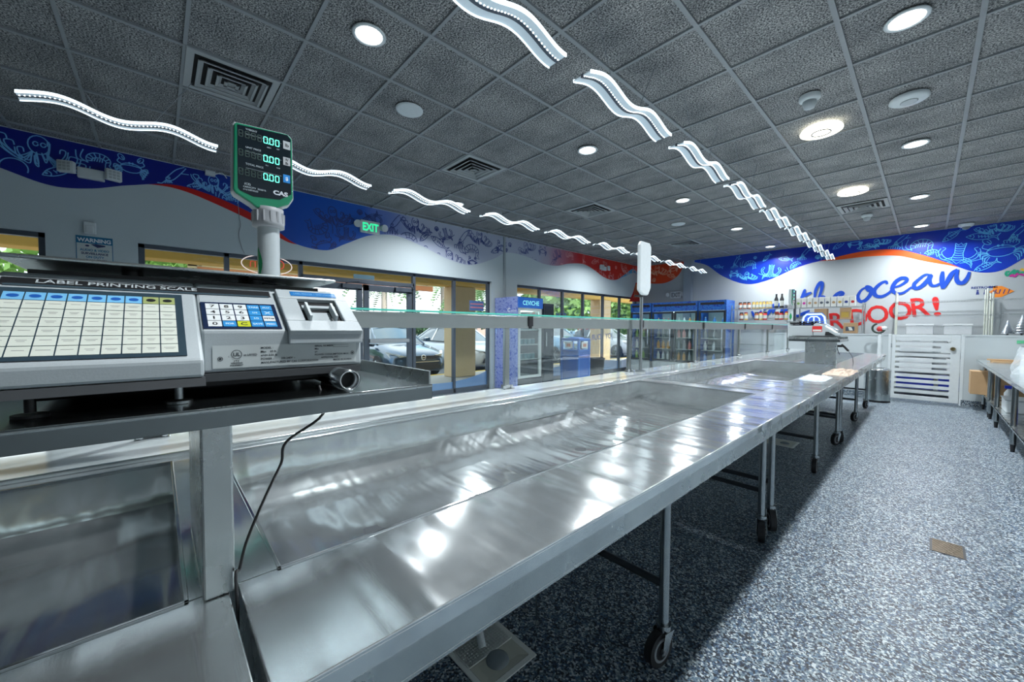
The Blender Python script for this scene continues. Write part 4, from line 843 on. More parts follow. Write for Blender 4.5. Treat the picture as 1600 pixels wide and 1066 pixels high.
# crumpled wrap on the third table
def crumple(name, label, cat, c, sx, sy, sz, m, seed=1, n=14):
    rn = random.Random(seed); vs = []; fs = []
    for i in range(n+1):
        for j in range(n+1):
            u, v = i/n*2-1, j/n*2-1; e = max(0, 1-max(abs(u), abs(v))**3)
            vs.append(V((c[0]+u*sx*(1+.1*rn.random()), c[1]+v*sy*(1+.1*rn.random()), c[2]+sz*e*(.25+.75*rn.random()))))
    for i in range(n):
        for j in range(n): fs.append((i*(n+1)+j, (i+1)*(n+1)+j, (i+1)*(n+1)+j+1, i*(n+1)+j+1))
    k = len(vs); b_ = [V((p.x, p.y, c[2])) for p in (vs[0], vs[n*(n+1)], vs[-1], vs[n])]
    m_ = MB().add(vs, fs); m_.add(b_, [(3, 2, 1, 0)])
    return tag(m_.build(name, m), label, cat)
a = PZ(1318, 583, ZT); crumple('crumpled_paper', 'crumpled brown and white paper on the sink table past the farther scale', 'paper', (a.x-.02, a.y, ZT+.001), .09, .30, .035, mat('kraft_paper', (.42, .33, .26), .7), 4)
a = PZ(1246, 594, ZT); crumple('plastic_wrap', 'clear crumpled plastic wrap on the middle sink table edge', 'plastic wrap', (-.60, 3.85, ZT+.001), .08, .16, .03, PLASTICBAG, 9)

# ---------------------------------------------------------------- under the tables: floor sinks, pipes
FOAMW = mat('grate_white', (.75, .78, .74), .45)
def floor_sink(x0, y0, s_, lab, grate=True):
    t = thing('floor_sink', lab, 'floor sink', (x0+s_/2, y0+s_/2, ZF), 'square white floor sinks'); f = MB(); z = ZF+.006; e = .022
    f.box((x0, y0, ZF+.0005), (x0+s_, y0+e, z)).box((x0, y0+s_-e, ZF+.0005), (x0+s_, y0+s_, z)).box((x0, y0+e, ZF+.0005), (x0+e, y0+s_-e, z)).box((x0+s_-e, y0+e, ZF+.0005), (x0+s_, y0+s_-e, z))
    f.build('flange', FOAMW, t, bevel=.002)
    w = MB(); i0, i1, j0, j1 = x0+e, x0+s_-e, y0+e, y0+s_-e; k = .03; zb = ZF+.0015
    w.add([(i0, j0, z), (i1, j0, z), (i1, j1, z), (i0, j1, z), (i0+k, j0+k, zb), (i1-k, j0+k, zb), (i1-k, j1-k, zb), (i0+k, j1-k, zb)], [(0, 1, 5, 4), (1, 2, 6, 5), (2, 3, 7, 6), (3, 0, 4, 7), (4, 5, 6, 7)])
    w.build('sink_bowl', mat('sink_cream', (.55, .56, .48), .4), t)
    MB().lathe(((i0+i1)/2+.04, (j0+j1)/2, zb), [(.045, 0), (.042, .008), (.02, .016), (0, .017)], 24).build('strainer_dome', SCALEDK, t)
    if grate:
        g = MB(); gx1 = i0+(i1-i0)*.50; n = 9; m = 17; px_ = (gx1-i0)/n; py_ = (j1-j0)/m
        for a in range(n+1): g.box((i0+a*px_-px_*.28, j0, z-.001), (i0+a*px_+px_*.28, j1, z+.004))
        for a in range(m+1): g.box((i0, j0+a*py_-py_*.28, z-.001), (gx1, j0+a*py_+py_*.28, z+.004))
        g.build('half_grate', FOAMW, t)
    return t
floor_sink(-1.257, .81, .255, 'white square floor sink with half grate under the foreground table')
floor_sink(-1.25, 5.0, .30, 'white square floor sink under the table near the farther scale', False)
floor_sink(-1.25, 7.4, .30, 'white square floor sink farthest back under the tables', False)
tag(MB().tube([(-1.22, .93, -.585), (-1.22, .93, ZF+.12), (-1.16, .92, ZF+.02)], .016, 12).build('drain_pipe', WHITE), 'white drain pipe ending above the nearest floor sink', 'pipe')
for x, y, l in ((-1.20, 1.197, 'thin rusty-footed steel rod behind the other beside the floor sink'), (-1.116, 1.181, 'thin bright steel rod nearest the floor sink')):
    tag(MB().cyl((x, y, ZF), (x, y, -.585), .004, n=8).cyl((x, y, ZF), (x, y, ZF+.006), .014).build('support_rod', PIPE), l, 'rod')
tag(MB().cyl((-1.25, 3.6, ZF+.03), (-1.25, 7.2, ZF+.03), .02, n=12).build('drain_pipe', WHITE), 'long white pipe lying along the floor under the tables', 'pipe')
b = MB(); x, y = .11, 3.38; b.box((x-.07, y-.10, ZF+.0005), (x+.07, y+.10, ZF+.002)).mat(1)
for k in range(12): b.box((x-.06, y-.09+.0158*k, ZF+.002), (x+.06, y-.084+.0158*k, ZF+.004))
tag(b.build('floor_drain', [BLACK, mat('bronze', (.30, .24, .16), .35, .8)]), 'small slotted bronze floor drain in the aisle', 'drain')
# ---------------------------------------------------------------- wall fittings
def emergency(c, lab, nrm='X', s=1.):
    t = thing('emergency_light', lab, 'emergency light', c); x, y, z = c; sp = .17*s
    if nrm == 'X':
        MB().box((x, y-.10*s, z-.055*s), (x+.06, y+.10*s, z+.055*s)).build('housing', WHITE, t, bevel=.01)
        for k in (-1, 1):
            r = Matrix.Rotation(.35*k, 3, 'Z'); q = V((x+.08, y+k*sp, z+.02))
            MB().box(q-V((.03, .065*s, .06*s)), q+V((.03, .065*s, .06*s)), r).build('lamp_head', WHITE, t, bevel=.012)
            g = MB()
            for a in range(3):
                for b_ in range(3): g.box(q+V((.030, -.045*s+.032*s*a, -.045*s+.032*s*b_)), q+V((.034, -.022*s+.032*s*a, -.022*s+.032*s*b_)), r, q)
            g.build('lens_grid', SCALEGR, t)
    return t
p = PX(143, 274, XW); emergency((XW+.002, p.y, p.z), 'two-headed emergency light on the mural above the warning sign')
p = PX(942, 420, XW); emergency((XW+.002, p.y, p.z), 'white two-headed emergency light on the red part of the window wall mural')
def exit_sign(lab, fr, heads, col):
    o, ex, ey = fr; n = ex.cross(ey); t = thing('exit_sign', lab, 'exit sign', o)
    MB().prism([(-.16, -.10), (.16, -.10), (.16, .10), (-.16, .10)], fr, .045).build('sign_box', WHITE, t, bevel=.008)
    MB().text('EXIT', .17, fr, 0, -.06, .0465, 'CENTER', .006, .75).build('exit_lettering', col, t)
    if heads:
        for k in (-1, 1): MB().cyl(o+ex*(.21*k)+n*.03+ey*.02, o+ex*(.22*k)+n*.10+ey*.01, .05, .058, n=20).cyl(o+ex*(.14*k)+n*.02+ey*-.02, o+ex*(.2*k)+n*.03+ey*.0, .012).build('lamp_head', WHITE, t)
    return t
p = PX(577, 356, XW); exit_sign('green lettered exit sign with two lamp heads on the window wall', FR((XW+.004, p.y, p.z), (0, 1, 0), (0, 0, 1)), True, mat('exit_green', (.02, .5, .2), .4, emit=(.03, .75, .32), estr=.9))
p = PY(1057, 461, YB); exit_sign('dim grey lettered exit sign on the back wall above the coolers', FR((p.x, YB-.004, p.z), (1, 0, 0), (0, 0, 1)), True, mat('exit_grey', (.12, .14, .15), .4))
# warning sign
p = PX(118, 367, XW); q = PX(176, 408, XW); fw = FR((XW+.004, 0, 0), (0, 1, 0), (0, 0, 1)); y0, y1, zt = p.y, p.y+.275, p.z; zb = zt-.40
t = thing('warning_sign', 'blue and white video surveillance warning sign between the windows', 'sign', (XW+.004, (y0+y1)/2, zb))
MB().prism([(y0, zb), (y1, zb), (y1, zt), (y0, zt)], FR((XW+.001, 0, 0), (0, 1, 0), (0, 0, 1)), .004).mat(1).rect(y0+.006, zt-.285, y1-.006, zt-.078, fw, .0015).build('sign_panel', [mat('sign_teal', (.01, .16, .32), .4), mat('sign_pale', (.55, .62, .62), .5)], t)
m_ = (y0+y1)/2
MB().text('WARNING', .056, fw, m_, zt-.062, .002, 'CENTER', .002, .92).text('AVISO', .056, fw, m_, zt-.350, .002, 'CENTER', .002, 1.).build('white_lettering', mat('sign_white', (.8, .85, .88), .5), t)
w = MB()
for k, s_ in enumerate(['AUDIO & VIDEO', 'SURVEILLANCE', 'ON DUTY', 'AT ALL TIMES']): w.mat(0 if k in (1, 3) else 1).text(s_, .033, fw, m_, zt-.160-.037*k, .002, 'CENTER', .0012, .9)
w.mat(0).flat([(m_-.03, zt-.085), (m_+.01, zt-.078), (m_+.08, zt-.088), (m_+.08, zt-.10), (m_+.02, zt-.118)], fw, .002).flat([(m_-.055+.016*math.cos(k*.7), zt-.103+.010*math.sin(k*.7)) for k in range(9)], fw, .002)
w.build('sign_lettering', [mat('sign_ink', (.02, .03, .12), .5), MATS['sign_teal']], t)
p = PX(141, 357, XW); MBs = MB().box((XW+.002, p.y-.045, p.z-.07), (XW+.055, p.y+.045, p.z+.06)).box((XW+.05, p.y-.03, p.z-.06), (XW+.065, p.y+.03, p.z+.02))
tag(MBs.build('motion_sensor', WHITE, bevel=.012), 'small white motion sensor just above the warning sign', 'sensor')
p = PX(328, 272, XW); tag(MB().box((XW+.002, p.y-.05, p.z-.03), (XW+.05, p.y+.05, p.z+.03)).tube(catmull([(XW+.03, p.y+.05, p.z), (XW+.04, p.y+.12, p.z+.03), (XW+.03, p.y+.17, p.z-.02)]), .006).build('wall_sensor', WHITE, bevel=.006), 'small white box with a wire near the ceiling beside the pole display', 'sensor')
# cable down to the neon sign
cp = [tuple(PX(u, v, XW+.008)) for u, v in ((372, 318), (374, 340), (376, 352), (373, 366), (377, 384), (382, 396))]
tag(MB().tube(catmull(cp, 5), .004, 6).build('sign_cable', GREYPL), 'thin grey cable hanging on the wall above the open sign', 'cable')
# neon open sign (reads right from the street)
c = PX(418, 412, XW-.05); fo = FR((XW-.05, 0, 0), (0, 1, 0), (0, 0, 1)); t = thing('open_sign', 'oval neon sign reading Open, mirrored, in the window behind the scale', 'sign', (XW-.05, c.y, c.z-.1))
MB().ribbon([(c.y+.30*math.cos(k*math.pi/20), c.z-.02+.13*math.sin(k*math.pi/20)) for k in range(41)], .012, fo).build('neon_ring', mat('neon_tube_white', (.8, .75, .72), .3, emit=(1, .8, .75), estr=.5), t)
MB().text('Open', .20, fo, c.y, c.z-.07, .001, 'CENTER', -.002, .95, mirror=True).build('neon_lettering', mat('neon_tube_red', (.5, .08, .05), .3, emit=(1, .15, .08), estr=.35), t)
# small signs on the glass
p = PX(569, 433, XW-.08); tag(MB().box((XW-.088, p.y-.17, p.z-.035), (XW-.082, p.y+.17, p.z+.035)).build('window_sticker', mat('sticker_teal', (.10, .20, .26), .4)), 'small dark teal sticker on the glass above the entrance doors', 'sticker')
p = PX(745, 478, XW-.08); b = MB().box((XW-.088, p.y-.18, p.z-.10), (XW-.082, p.y+.18, p.z+.10)).mat(1).box((XW-.090, p.y-.16, p.z-.05), (XW-.080, p.y+.16, p.z-.02)).box((XW-.090, p.y-.16, p.z+.02), (XW-.080, p.y+.16, p.z+.05)); tag(b.build('window_poster', [mat('poster_blue', (.08, .16, .35), .4), mat('poster_rose', (.5, .2, .25), .4)]), 'small blue notice on the window pane left of the patterned fridge', 'poster')
# blue wave film along the foot of the windows
FILM = m_film('blue_window_film', (.10, .24, .48), .78)
def film(pts, lab):
    cc = catmull(pts, 6); b = MB()
    for i in range(len(cc)-1): b.add([(XW-.088, cc[i][0], ZF+.02), (XW-.088, cc[i+1][0], ZF+.02), (XW-.088, cc[i+1][0], cc[i+1][1]), (XW-.088, cc[i][0], cc[i][1])], [(0, 1, 2, 3)])
    tag(b.build('window_film', FILM), lab, 'window film')
film([(3.42, -1.10), (3.74, -1.06), (4.2, -1.06), (4.7, -1.00), (5.10, -.90)], 'blue wave film at the foot of the windows right of the doors')
film([(5.88, -1.12), (6.7, -1.06), (7.2, -.98), (7.55, -.94), (8.3, -.80), (9.0, -.86), (9.7, -.92), (10.3, -.96), (11.05, -.86)], 'blue wave film at the foot of the windows behind the recycling bin')
film([(-.1, -1.0), (.5, -.9), (1.0, -1.0), (1.5, -1.1)], 'blue wave film at the foot of the windows left of the doors')
fgl = FR((XW-.085, 0, 0), (0, 1, 0), (0, 0, 1)); b = MB()
p = PX(915, 525, XW); b.mat(0).text('ORDER & EN', .22, fgl, p.y+.4, -.02, 0, 'CENTER', .002, mirror=True, rot=.05); b.mat(1).text('JOY YOUR', .22, fgl, p.y+.9, -.30, 0, 'CENTER', .002, mirror=True, rot=.05); b.text('day', .30, fgl, p.y-.9, .25, 0, 'CENTER', 0, mirror=True); b.text('ocean', .26, fgl, p.y+.1, .22, 0, 'CENTER', 0, mirror=True)
tag(b.build('window_lettering', [mat('film_red', (.45, .03, .05), .4), mat('film_navy', (.03, .05, .25), .4)]), 'mirrored red and navy lettering on the glass above the recycling bin', 'lettering')

# ---------------------------------------------------------------- floor-standing things on the shop side
def m_pattern(name, c0, c1, sc=14.):
    m, nt, b = newmat(name); v = coords(nt); f = noise(nt, v, sc, 5, .65)
    nt.links.new(ramp(nt, f, [(.44, c0), (.50, c1), (.54, c0), (.60, c1), (.64, c0)]), b.inputs['Base Color']); b.inputs['Roughness'].default_value = .35; return m
PATL = m_pattern('blue_sealife_wrap', (.09, .14, .48), (.40, .48, .75), 16)
PATD = m_pattern('deep_blue_wrap', (.004, .03, .30), (.03, .22, .60), 18)
FRG = mat('fridge_dark', (.02, .025, .03), .3)
SHELFW = mat('wire_white', (.55, .62, .60), .4)
# ceviche fridge against the pier
x0, x1, y0, y1, zt = -6.17, -5.5, 5.20, 5.94, .625
t = thing('display_fridge', 'tall fridge with blue patterned side and CEVICHE header against the wall pier', 'fridge', ((x0+x1)/2, (y0+y1)/2, ZF))
MB().box((x0, y0, ZF+.02), (x1, y0+.03, zt)).build('patterned_side', PATL, t, bevel=.004)
MB().text('C', .11, FR((x0, y0-.003, 0), (1, 0, 0), (0, 0, 1)), .40, zt-.30, .001, bold=.003).text('EVICHE', .045, FR((x0, y0-.003, 0), (1, 0, 0), (0, 0, 1)), .50, zt-.30, .001, bold=.001).build('side_lettering', mat('decal_white', (.8, .85, .9), .4), t)
MB().box((x0, y0+.03, ZF+.02), (x0+.04, y1, zt)).box((x0, y1-.03, ZF+.02), (x1, y1, zt-.02)).box((x0, y0+.03, zt-.04), (x1, y1, zt)).box((x0, y0+.03, ZF+.02), (x1, y1-.03, ZF+.26)).build('cabinet', FRG, t, bevel=.004)
fh = FR((x1+.012, 0, 0), (0, 1, 0), (0, 0, 1))
MB().box((x1-.02, y0+.03, zt-.22), (x1+.012, y1, zt-.01)).build('header', mat('header_blue', (.01, .10, .42), .35, emit=(.01, .12, .5), estr=.25), t, bevel=.004)
MB().text('CEVICHE', .125, fh, (y0+y1)/2+.015, zt-.16, .001, 'CENTER', .002, .95).build('header_lettering', mat('lettering_aqua', (.25, .75, .8), .4, emit=(.3, .9, .9), estr=.4), t)
f = MB()
for z in (ZF+.28, ZF+.62, ZF+.92, ZF+1.22, ZF+1.5): f.box((x0+.05, y0+.05, z), (x1-.06, y1-.05, z+.012)).box((x1-.07, y0+.05, z), (x1-.06, y1-.05, z+.035))
f.build('wire_shelf', SHELFW, t)
MB().box((x1-.03, y0+.04, ZF+.27), (x1+.005, y0+.10, zt-.23)).box((x1-.03, y1-.10, ZF+.27), (x1+.005, y1-.03, zt-.23)).box((x1-.03, y0+.10, ZF+.27), (x1+.005, y1-.10, ZF+.32)).box((x1-.03, y0+.10, zt-.28), (x1+.005, y1-.10, zt-.23)).build('door_frame', SHELFW, t, bevel=.003)
MB().box((x1-.015, y0+.08, ZF+.3), (x1-.008, y1-.08, zt-.25)).build('door_glass', GLASS, t)
MB().box((x0+.05, y0+.06, zt-.27), (x1-.08, y1-.06, zt-.262)).build('interior_light', mat('cooler_tube', (.8, 1, .95), .4, emit=(.75, 1, .9), estr=7), t)
# products in the fridge
def cup(lab, m, c, r, h, grp, cat, name, lidm=None):
    t = thing(name, lab, cat, c, grp); x, y, z = c
    MB().lathe(c, [(r*.82, 0), (r, h*.9)], 12).build('container', m, t); MB().lathe((x, y, z+h*.9), [(r*1.03, 0), (r*1.03, h*.1)], 12).build('lid', lidm or WHITE, t); return t
LABC = 'small clear-topped tub on the shelves of the CEVICHE fridge'
first = None
for z in (ZF+.64, ZF+.94, ZF+1.24):
    for k in range(5):
        c = (x1-.13, y0+.13+.115*k, z-.006)
        if first is None: first = cup(LABC, mat('tub_teal', (.16, .32, .34), .4), c, .045, .13, 'tubs in the ceviche fridge', 'tub', 'food_tub'); f0 = V(c)
        else: dup(first, V(c)-f0)
# dark open box fixture beside it
x0, x1, y0, y1, zt = -6.1, -5.48, 5.96, 6.28, .52
t = thing('black_cabinet', 'narrow black cabinet standing right of the CEVICHE fridge', 'cabinet', ((x0+x1)/2, (y0+y1)/2, ZF))
MB().box((x0, y0, ZF), (x1, y1, zt)).build('body', mat('cabinet_black', (.018, .026, .036), .25), t, bevel=.008); MB().box((x1, y0+.03, ZF+.3), (x1+.008, y1-.03, zt-.06)).build('door', mat('dark_door_glass', (.01, .02, .03), .08), t, bevel=.003)
MB().box((x1+.008, y0+.05, ZF+.9), (x1+.03, y0+.07, ZF+1.2)).build('handle', CHROME, t)
# recycling bin
t = thing('recycling_bin', 'tall blue recycling bin with four open sides standing near the windows', 'bin', (-5.5, 7.0, ZF)); x0, x1, y0, y1, zt = -5.78, -5.25, 6.86, 7.30, -.225
BL = mat('bin_blue', (.03, .16, .55), .35); BD = mat('bin_blue_panel', (.02, .12, .45), .45)
MB().box((x0, y0, ZF), (x1, y1, ZF+.10)).box((x0, y0, zt-.30), (x1, y1, zt-.26)).box((x0, y0, zt-.06), (x1, y1, zt)).box((x0, y0, ZF), (x0+.05, y0+.05, zt)).box((x1-.05, y0, ZF), (x1, y0+.05, zt)).box((x1-.05, y1-.05, ZF), (x1, y1, zt)).box((x0, y1-.05, ZF), (x0+.05, y1, zt)).box((x0, y0+.0, zt-.42), (x1, y1, zt-.38)).build('frame', BL, t, bevel=.012)
MB().box((x0+.02, y0+.02, ZF+.05), (x1-.02, y1-.02, zt-.28)).build('panel', BD, t, bevel=.006)
MB().lathe(((x0+x1)/2, (y0+y1)/2, zt-.002), [(.20, 0), (.18, .02), (0, .03)], 28).build('lid', BL, t)
s_ = MB().box((x0+.14, y0-.004, zt-.22), (x0+.36, y0+.0, zt-.08)).box((x1, y0+.10, zt-.22), (x1+.004, y0+.32, zt-.08)); s_.mat(1).box((x0+.19, y0-.006, zt-.19), (x0+.30, y0-.003, zt-.12)).box((x1+.003, y0+.15, zt-.19), (x1+.006, y0+.27, zt-.12)); s_.build('recycling_label', [CREAM, mat('label_rust', (.5, .2, .12), .5)], t)
t = thing('waste_basket', 'low black waste basket standing right of the blue recycling bin', 'basket', (-5.4, 7.75, ZF)); MB().lathe((-5.4, 7.75, ZF), [(.15, 0), (.19, .55), (.20, .56), (.18, .56), (.14, .05)], 24, cap=False).cyl((-5.4, 7.75, ZF), (-5.4, 7.75, ZF+.06), .148, n=24).build('basket', BLACK, t)
MB().lathe((-5.4, 7.75, ZF), [(.205, .545), (.205, .575), (.19, .575), (.19, .545)], 24, cap=False).build('rim', FRG, t)

# coolers along the back wall
PRODM = [mat('product_white', (.62, .66, .66), .4), mat('product_blue', (.04, .2, .55), .35), mat('product_green', (.25, .42, .12), .4), mat('product_amber', (.55, .3, .08), .35), mat('product_grey', (.28, .32, .33), .4), mat('product_rose', (.6, .25, .22), .4)]
def bottle(lab, m, c, grp, r=.034, h=.24, capm=None, name='bottle', cat='bottle'):
    t = thing(name, lab, cat, c, grp)
    MB().lathe(c, [(r, 0), (r, h*.62), (r*.45, h*.80), (r*.38, h*.93)], 12).build('body', m, t); MB().lathe((c[0], c[1], c[2]+h*.93), [(r*.45, 0), (r*.45, h*.07)], 10).build('cap', capm or WHITE, t)
    return t
def cooler(x0, x1, doors, lab, plab, mats_, seed):
    y0, y1, zt = 10.52, 11.12, .745; t = thing('drinks_cooler', lab, 'cooler', ((x0+x1)/2, (y0+y1)/2, ZF))
    c = MB(); c.box((x0, y0+.02, ZF+.02), (x0+.05, y1, zt)).box((x1-.05, y0+.02, ZF+.02), (x1, y1, zt)).box((x0+.05, y0+.02, zt-.06), (x1-.05, y1, zt)).box((x0+.05, y1-.05, ZF+.02), (x1-.05, y1, zt-.06)); c.build('cabinet', PATD, t, bevel=.004)
    MB().box((x0, y0-.01, zt-.26), (x1, y0+.03, zt)).build('header', PATD, t, bevel=.003)
    MB().box((x0+.05, y0-.014, zt-.115), (x1-.05, y0-.010, zt-.055)).build('header_slot', BLACK, t)
    MB().box((x0+.05, y1-.055, ZF+.35), (x1-.05, y1-.051, zt-.07)).build('liner', mat('liner_pale', (.45, .55, .52), .4), t)
    MB().box((x0+.06, y0+.06, zt-.29), (x1-.06, y0+.10, zt-.27)).build('interior_light', MATS['cooler_tube'], t)
    g = MB(); g.box((x0, y0+.02, ZF+.02), (x1, y0+.10, ZF+.36))
    g.build('base', SHELFW, t); l = MB()
    for k in range(7): l.box((x0+.03, y0+.008, ZF+.05+.042*k), (x1-.03, y0+.02, ZF+.072+.042*k))
    l.build('base_grille', SCALEGR, t)
    w = (x1-x0)/doors; zs = [ZF+.40+.32*k for k in range(4)]
    s_ = MB()
    for z in zs: s_.box((x0+.05, y0+.10, z-.014), (x1-.05, y1-.06, z))
    s_.build('shelf', SHELFW, t)
    for d in range(doors):
        a, b_ = x0+w*d+.01, x0+w*(d+1)-.01; f = MB()
        f.box((a, y0-.012, ZF+.37), (a+.05, y0+.025, zt-.27)).box((b_-.05, y0-.012, ZF+.37), (b_, y0+.025, zt-.27)).box((a+.05, y0-.012, ZF+.37), (b_-.05, y0+.025, ZF+.42)).box((a+.05, y0-.012, zt-.32), (b_-.05, y0+.025, zt-.27))
        do = f.build('door', FRG, t, bevel=.003); MB().box((a+.04, y0+.004, ZF+.4), (b_-.04, y0+.010, zt-.3)).build('door_glass', GLASS, do)
        MB().box((b_-.085, y0-.045, ZF+.8), (b_-.060, y0-.012, ZF+1.3)).build('handle', CHROME, do)
    rn = random.Random(seed); fst = {}
    for zi, z in enumerate(zs):
        n = int((x1-x0-.2)/.125)
        for k in range(n):
            xx = x0+.12+(x1-x0-.24)*k/max(1, n-1); j = mats_[(zi+k//3) % len(mats_)]; c = (xx, y0+.17+rn.uniform(0, .02), z+.001)
            if j not in fst: fst[j] = (bottle(plab % ['white', 'blue', 'green', 'amber', 'grey', 'rose'][j], PRODM[j], c, plab % ['white', 'blue', 'green', 'amber', 'grey', 'rose'][j]+' group', .042, .235), V(c))
            else: dup(fst[j][0], V(c)-fst[j][1])
cooler(-6.12, -5.46, 1, 'narrow single-door drinks cooler with blue header in the far left corner', '%s bottle in the single-door cooler in the far corner', [2, 0], 1)
cooler(-5.44, -4.16, 2, 'double-door drinks cooler with blue wave header on the back wall', '%s bottle on the shelves of the double-door cooler', [0, 3, 4, 5], 2)
cooler(-4.14, -3.46, 1, 'single-door drinks cooler with deep blue patterned side, rightmost of the coolers', '%s bottle in the rightmost cooler', [1, 0, 4], 3)

# ---------------------------------------------------------------- half wall, gate
HWT = -.105
struct(MB().box((-2.3, 9.99, ZF+.10), (-.50, 10.09, HWT)).box((-2.3, 9.98, HWT), (-.50, 10.10, HWT+.03)).build('wall_half_left', FRP))
struct(MB().box((.40, 9.99, ZF+.10), (XR, 10.09, HWT)).box((.40, 9.98, HWT), (XR, 10.10, HWT+.03)).build('wall_half_right', FRP))
struct(MB().box((-2.3, 9.98, ZF), (-.50, 10.10, ZF+.10)).box((.40, 9.98, ZF), (XR, 10.10, ZF+.10)).build('baseboard_back', FLOOR, loc=(0, 0, ZF)))
t = thing('half_gate', 'white slatted half gate with a brass knob in the half wall', 'gate', (-.05, 10.0, ZF)); GW = mat('gate_white', (.62, .68, .70), .4)
x0, x1, zb, zt = -.455, .375, ZF+.03, -.085
MB().box((x0-.045, 9.985, ZF), (x0-.005, 10.045, zt+.01)).build('gate_post', GW, t, bevel=.003); MB().box((x1+.005, 9.985, ZF), (x1+.045, 10.045, zt+.01)).build('gate_post', GW, t, bevel=.003)
f = MB().box((x0, 9.985, zb), (x0+.05, 10.02, zt)).box((x1-.11, 9.985, zb), (x1, 10.02, zt)).box((x0+.05, 9.985, zt-.05), (x1-.11, 10.02, zt)).box((x0+.05, 9.985, zb), (x1-.11, 10.02, zb+.07)); f.build('gate_frame', GW, t, bevel=.003)
f = MB()
for k in range(11): z = zb+.118+k*.0945; f.box((x0+.04, 9.988, z), (x1-.10, 10.01, z+.055))
f.build('slats', GW, t, bevel=.002)
MB().box((x1-.22, 9.984, zt-.31), (x1-.10, 10.012, zt-.16)).build('lock_plate', GW, t)
MB().cyl((x1-.085, 9.985, zt-.235), (x1-.085, 9.95, zt-.235), .014, n=14).cyl((x1-.085, 9.965, zt-.235), (x1-.085, 9.935, zt-.235), .034, .028, n=20).build('knob', mat('brass', (.35, .28, .14), .25, 1), t)
for z in (zb+.2, zt-.2): MB().cyl((x0-.003, 9.98, z-.04), (x0-.003, 9.98, z+.04), .008).build('hinge', CHROME, t)
b = MB().box((.95, 9.975, HWT-.10), (1.13, 9.978, HWT-.05)); tag(b.build('green_tape', mat('tape_green', (.10, .48, .25), .5)), 'strip of green tape near the top of the right half wall', 'tape')

# ---------------------------------------------------------------- wire shelving
WIRE = mat('shelf_steel', (.45, .49, .50), .35, .8)
def wire_rack(x0, x1, zs, ztop, lab, y0=10.68, y1=11.12, capm=None):
    t = thing('wire_rack', lab, 'shelving', ((x0+x1)/2, (y0+y1)/2, ZF))
    for x in (x0+.012, x1-.012):
        for y in (y0+.012, y1-.012): MB().cyl((x, y, ZF), (x, y, ztop), .0125, n=10).build('post', capm or WIRE, t)
    for z in zs:
        m = MB(); m.box((x0, y0, z-.006), (x1, y0+.008, z)).box((x0, y1-.008, z-.006), (x1, y1, z)).box((x0, y0, z-.032), (x1, y0+.006, z-.026)).box((x0, y0, z-.006), (x0+.008, y1, z)).box((x1-.008, y0, z-.006), (x1, y1, z))
        n = int((x1-x0)/.035)
        for k in range(1, n): x = x0+(x1-x0)*k/n; m.box((x-.002, y0, z-.003), (x+.002, y1, z+.001))
        for k in range(12): x = x0+(x1-x0)*k/12; m.box((x, y0+.001, z-.03), (x+.004, y0+.004, z-.002))
        m.build('wire_shelf', WIRE, t)
    return t
ZS = [ZF+.15, ZF+.55, ZF+.85, -.075, .225, .50]
wire_rack(-3.40, -2.14, [ZF+.15, ZF+.55, ZF+.9, .225, .50], .60, 'wire rack of sauces left of the tall posts on the back wall')
wire_rack(-2.08, -.92, ZS, .56, 'wire rack carrying a row of white spice boxes')
wire_rack(-.46, .70, [ZF+.15, ZF+.50, ZF+.86, -.085, .29, .545], .74, 'wire rack behind the half gate holding white foam boxes', capm=mat('cream_post', (.62, .66, .58), .4))
wire_rack(.735, 1.40, [ZF+.15, ZF+.50, ZF+.86, -.085, .29, .55], .67, 'wire rack at the right end behind the small silver trees', capm=MATS['cream_post'])
t = thing('tall_post', 'pair of tall dark and steel posts rising between the two wire racks', 'post', (-2.11, 10.64, ZF)); MB().cyl((-2.135, 10.64, ZF), (-2.135, 10.64, .89), .028, n=14).build('steel_post', PIPE, t); MB().cyl((-2.075, 10.64, ZF), (-2.075, 10.64, .88), .022, n=14).build('dark_post', PIPEDK, t)
# goods
def jar(c, m, lm, r, h, lab, grp): 
    t = thing('jar', lab, 'jar', c, grp); MB().lathe(c, [(r, 0), (r, h*.8), (r*.8, h*.86)], 14).build('glass_body', m, t); MB().lathe((c[0], c[1], c[2]+h*.84), [(r*.85, 0), (r*.85, h*.16)], 14).build('lid', lm, t); MB().lathe((c[0], c[1], c[2]+h*.18), [(r*1.02, 0), (r*1.02, h*.42)], 14, cap=False).build('paper_label', CREAM, t); return t
y = 10.76; SB = mat('sauce_brown', (.30, .09, .04), .3); SY = mat('sauce_yellow', (.5, .36, .10), .3); SR = mat('lid_red', (.5, .03, .03), .4)
j0 = None
for k in range(3):
    c = V((-3.22+.095*k, y, .501)); 
    if j0 is None: j0 = (jar(c, SB, BLACK, .042, .17, 'brown sauce jar with a dark lid at the left of the top sauce shelf', 'brown jars on the top sauce shelf'), c)
    else: dup(j0[0], c-j0[1])
j0 = None
for k in range(8):
    c = V((-2.93+.072*k if k < 8 else 0, y, .501))
    if k > 7: continue
    if j0 is None: j0 = (jar(c, SY, SY, .033, .17, 'small yellow sauce jar on the top sauce shelf', 'yellow jars on the top sauce shelf'), c)
    elif k < 6: dup(j0[0], c-j0[1])
j0 = None
for k in range(2):
    c = V((-2.455+.11*k, y-.02, .501))
    if j0 is None: b0 = bottle('tall dark wine-shaped bottle with a white label, left of the pair', BLACK, tuple(c), 'tall dark bottles on the top shelf', .042, .33, BLACK); MB().lathe((c.x, c.y, c.z+.05), [(.043, 0), (.043, .12)], 14, cap=False).build('paper_label', CREAM, b0); j0 = (b0, c)
    else: dup(j0[0], c-j0[1], 'tall dark wine-shaped bottle with a white label, right of the pair')
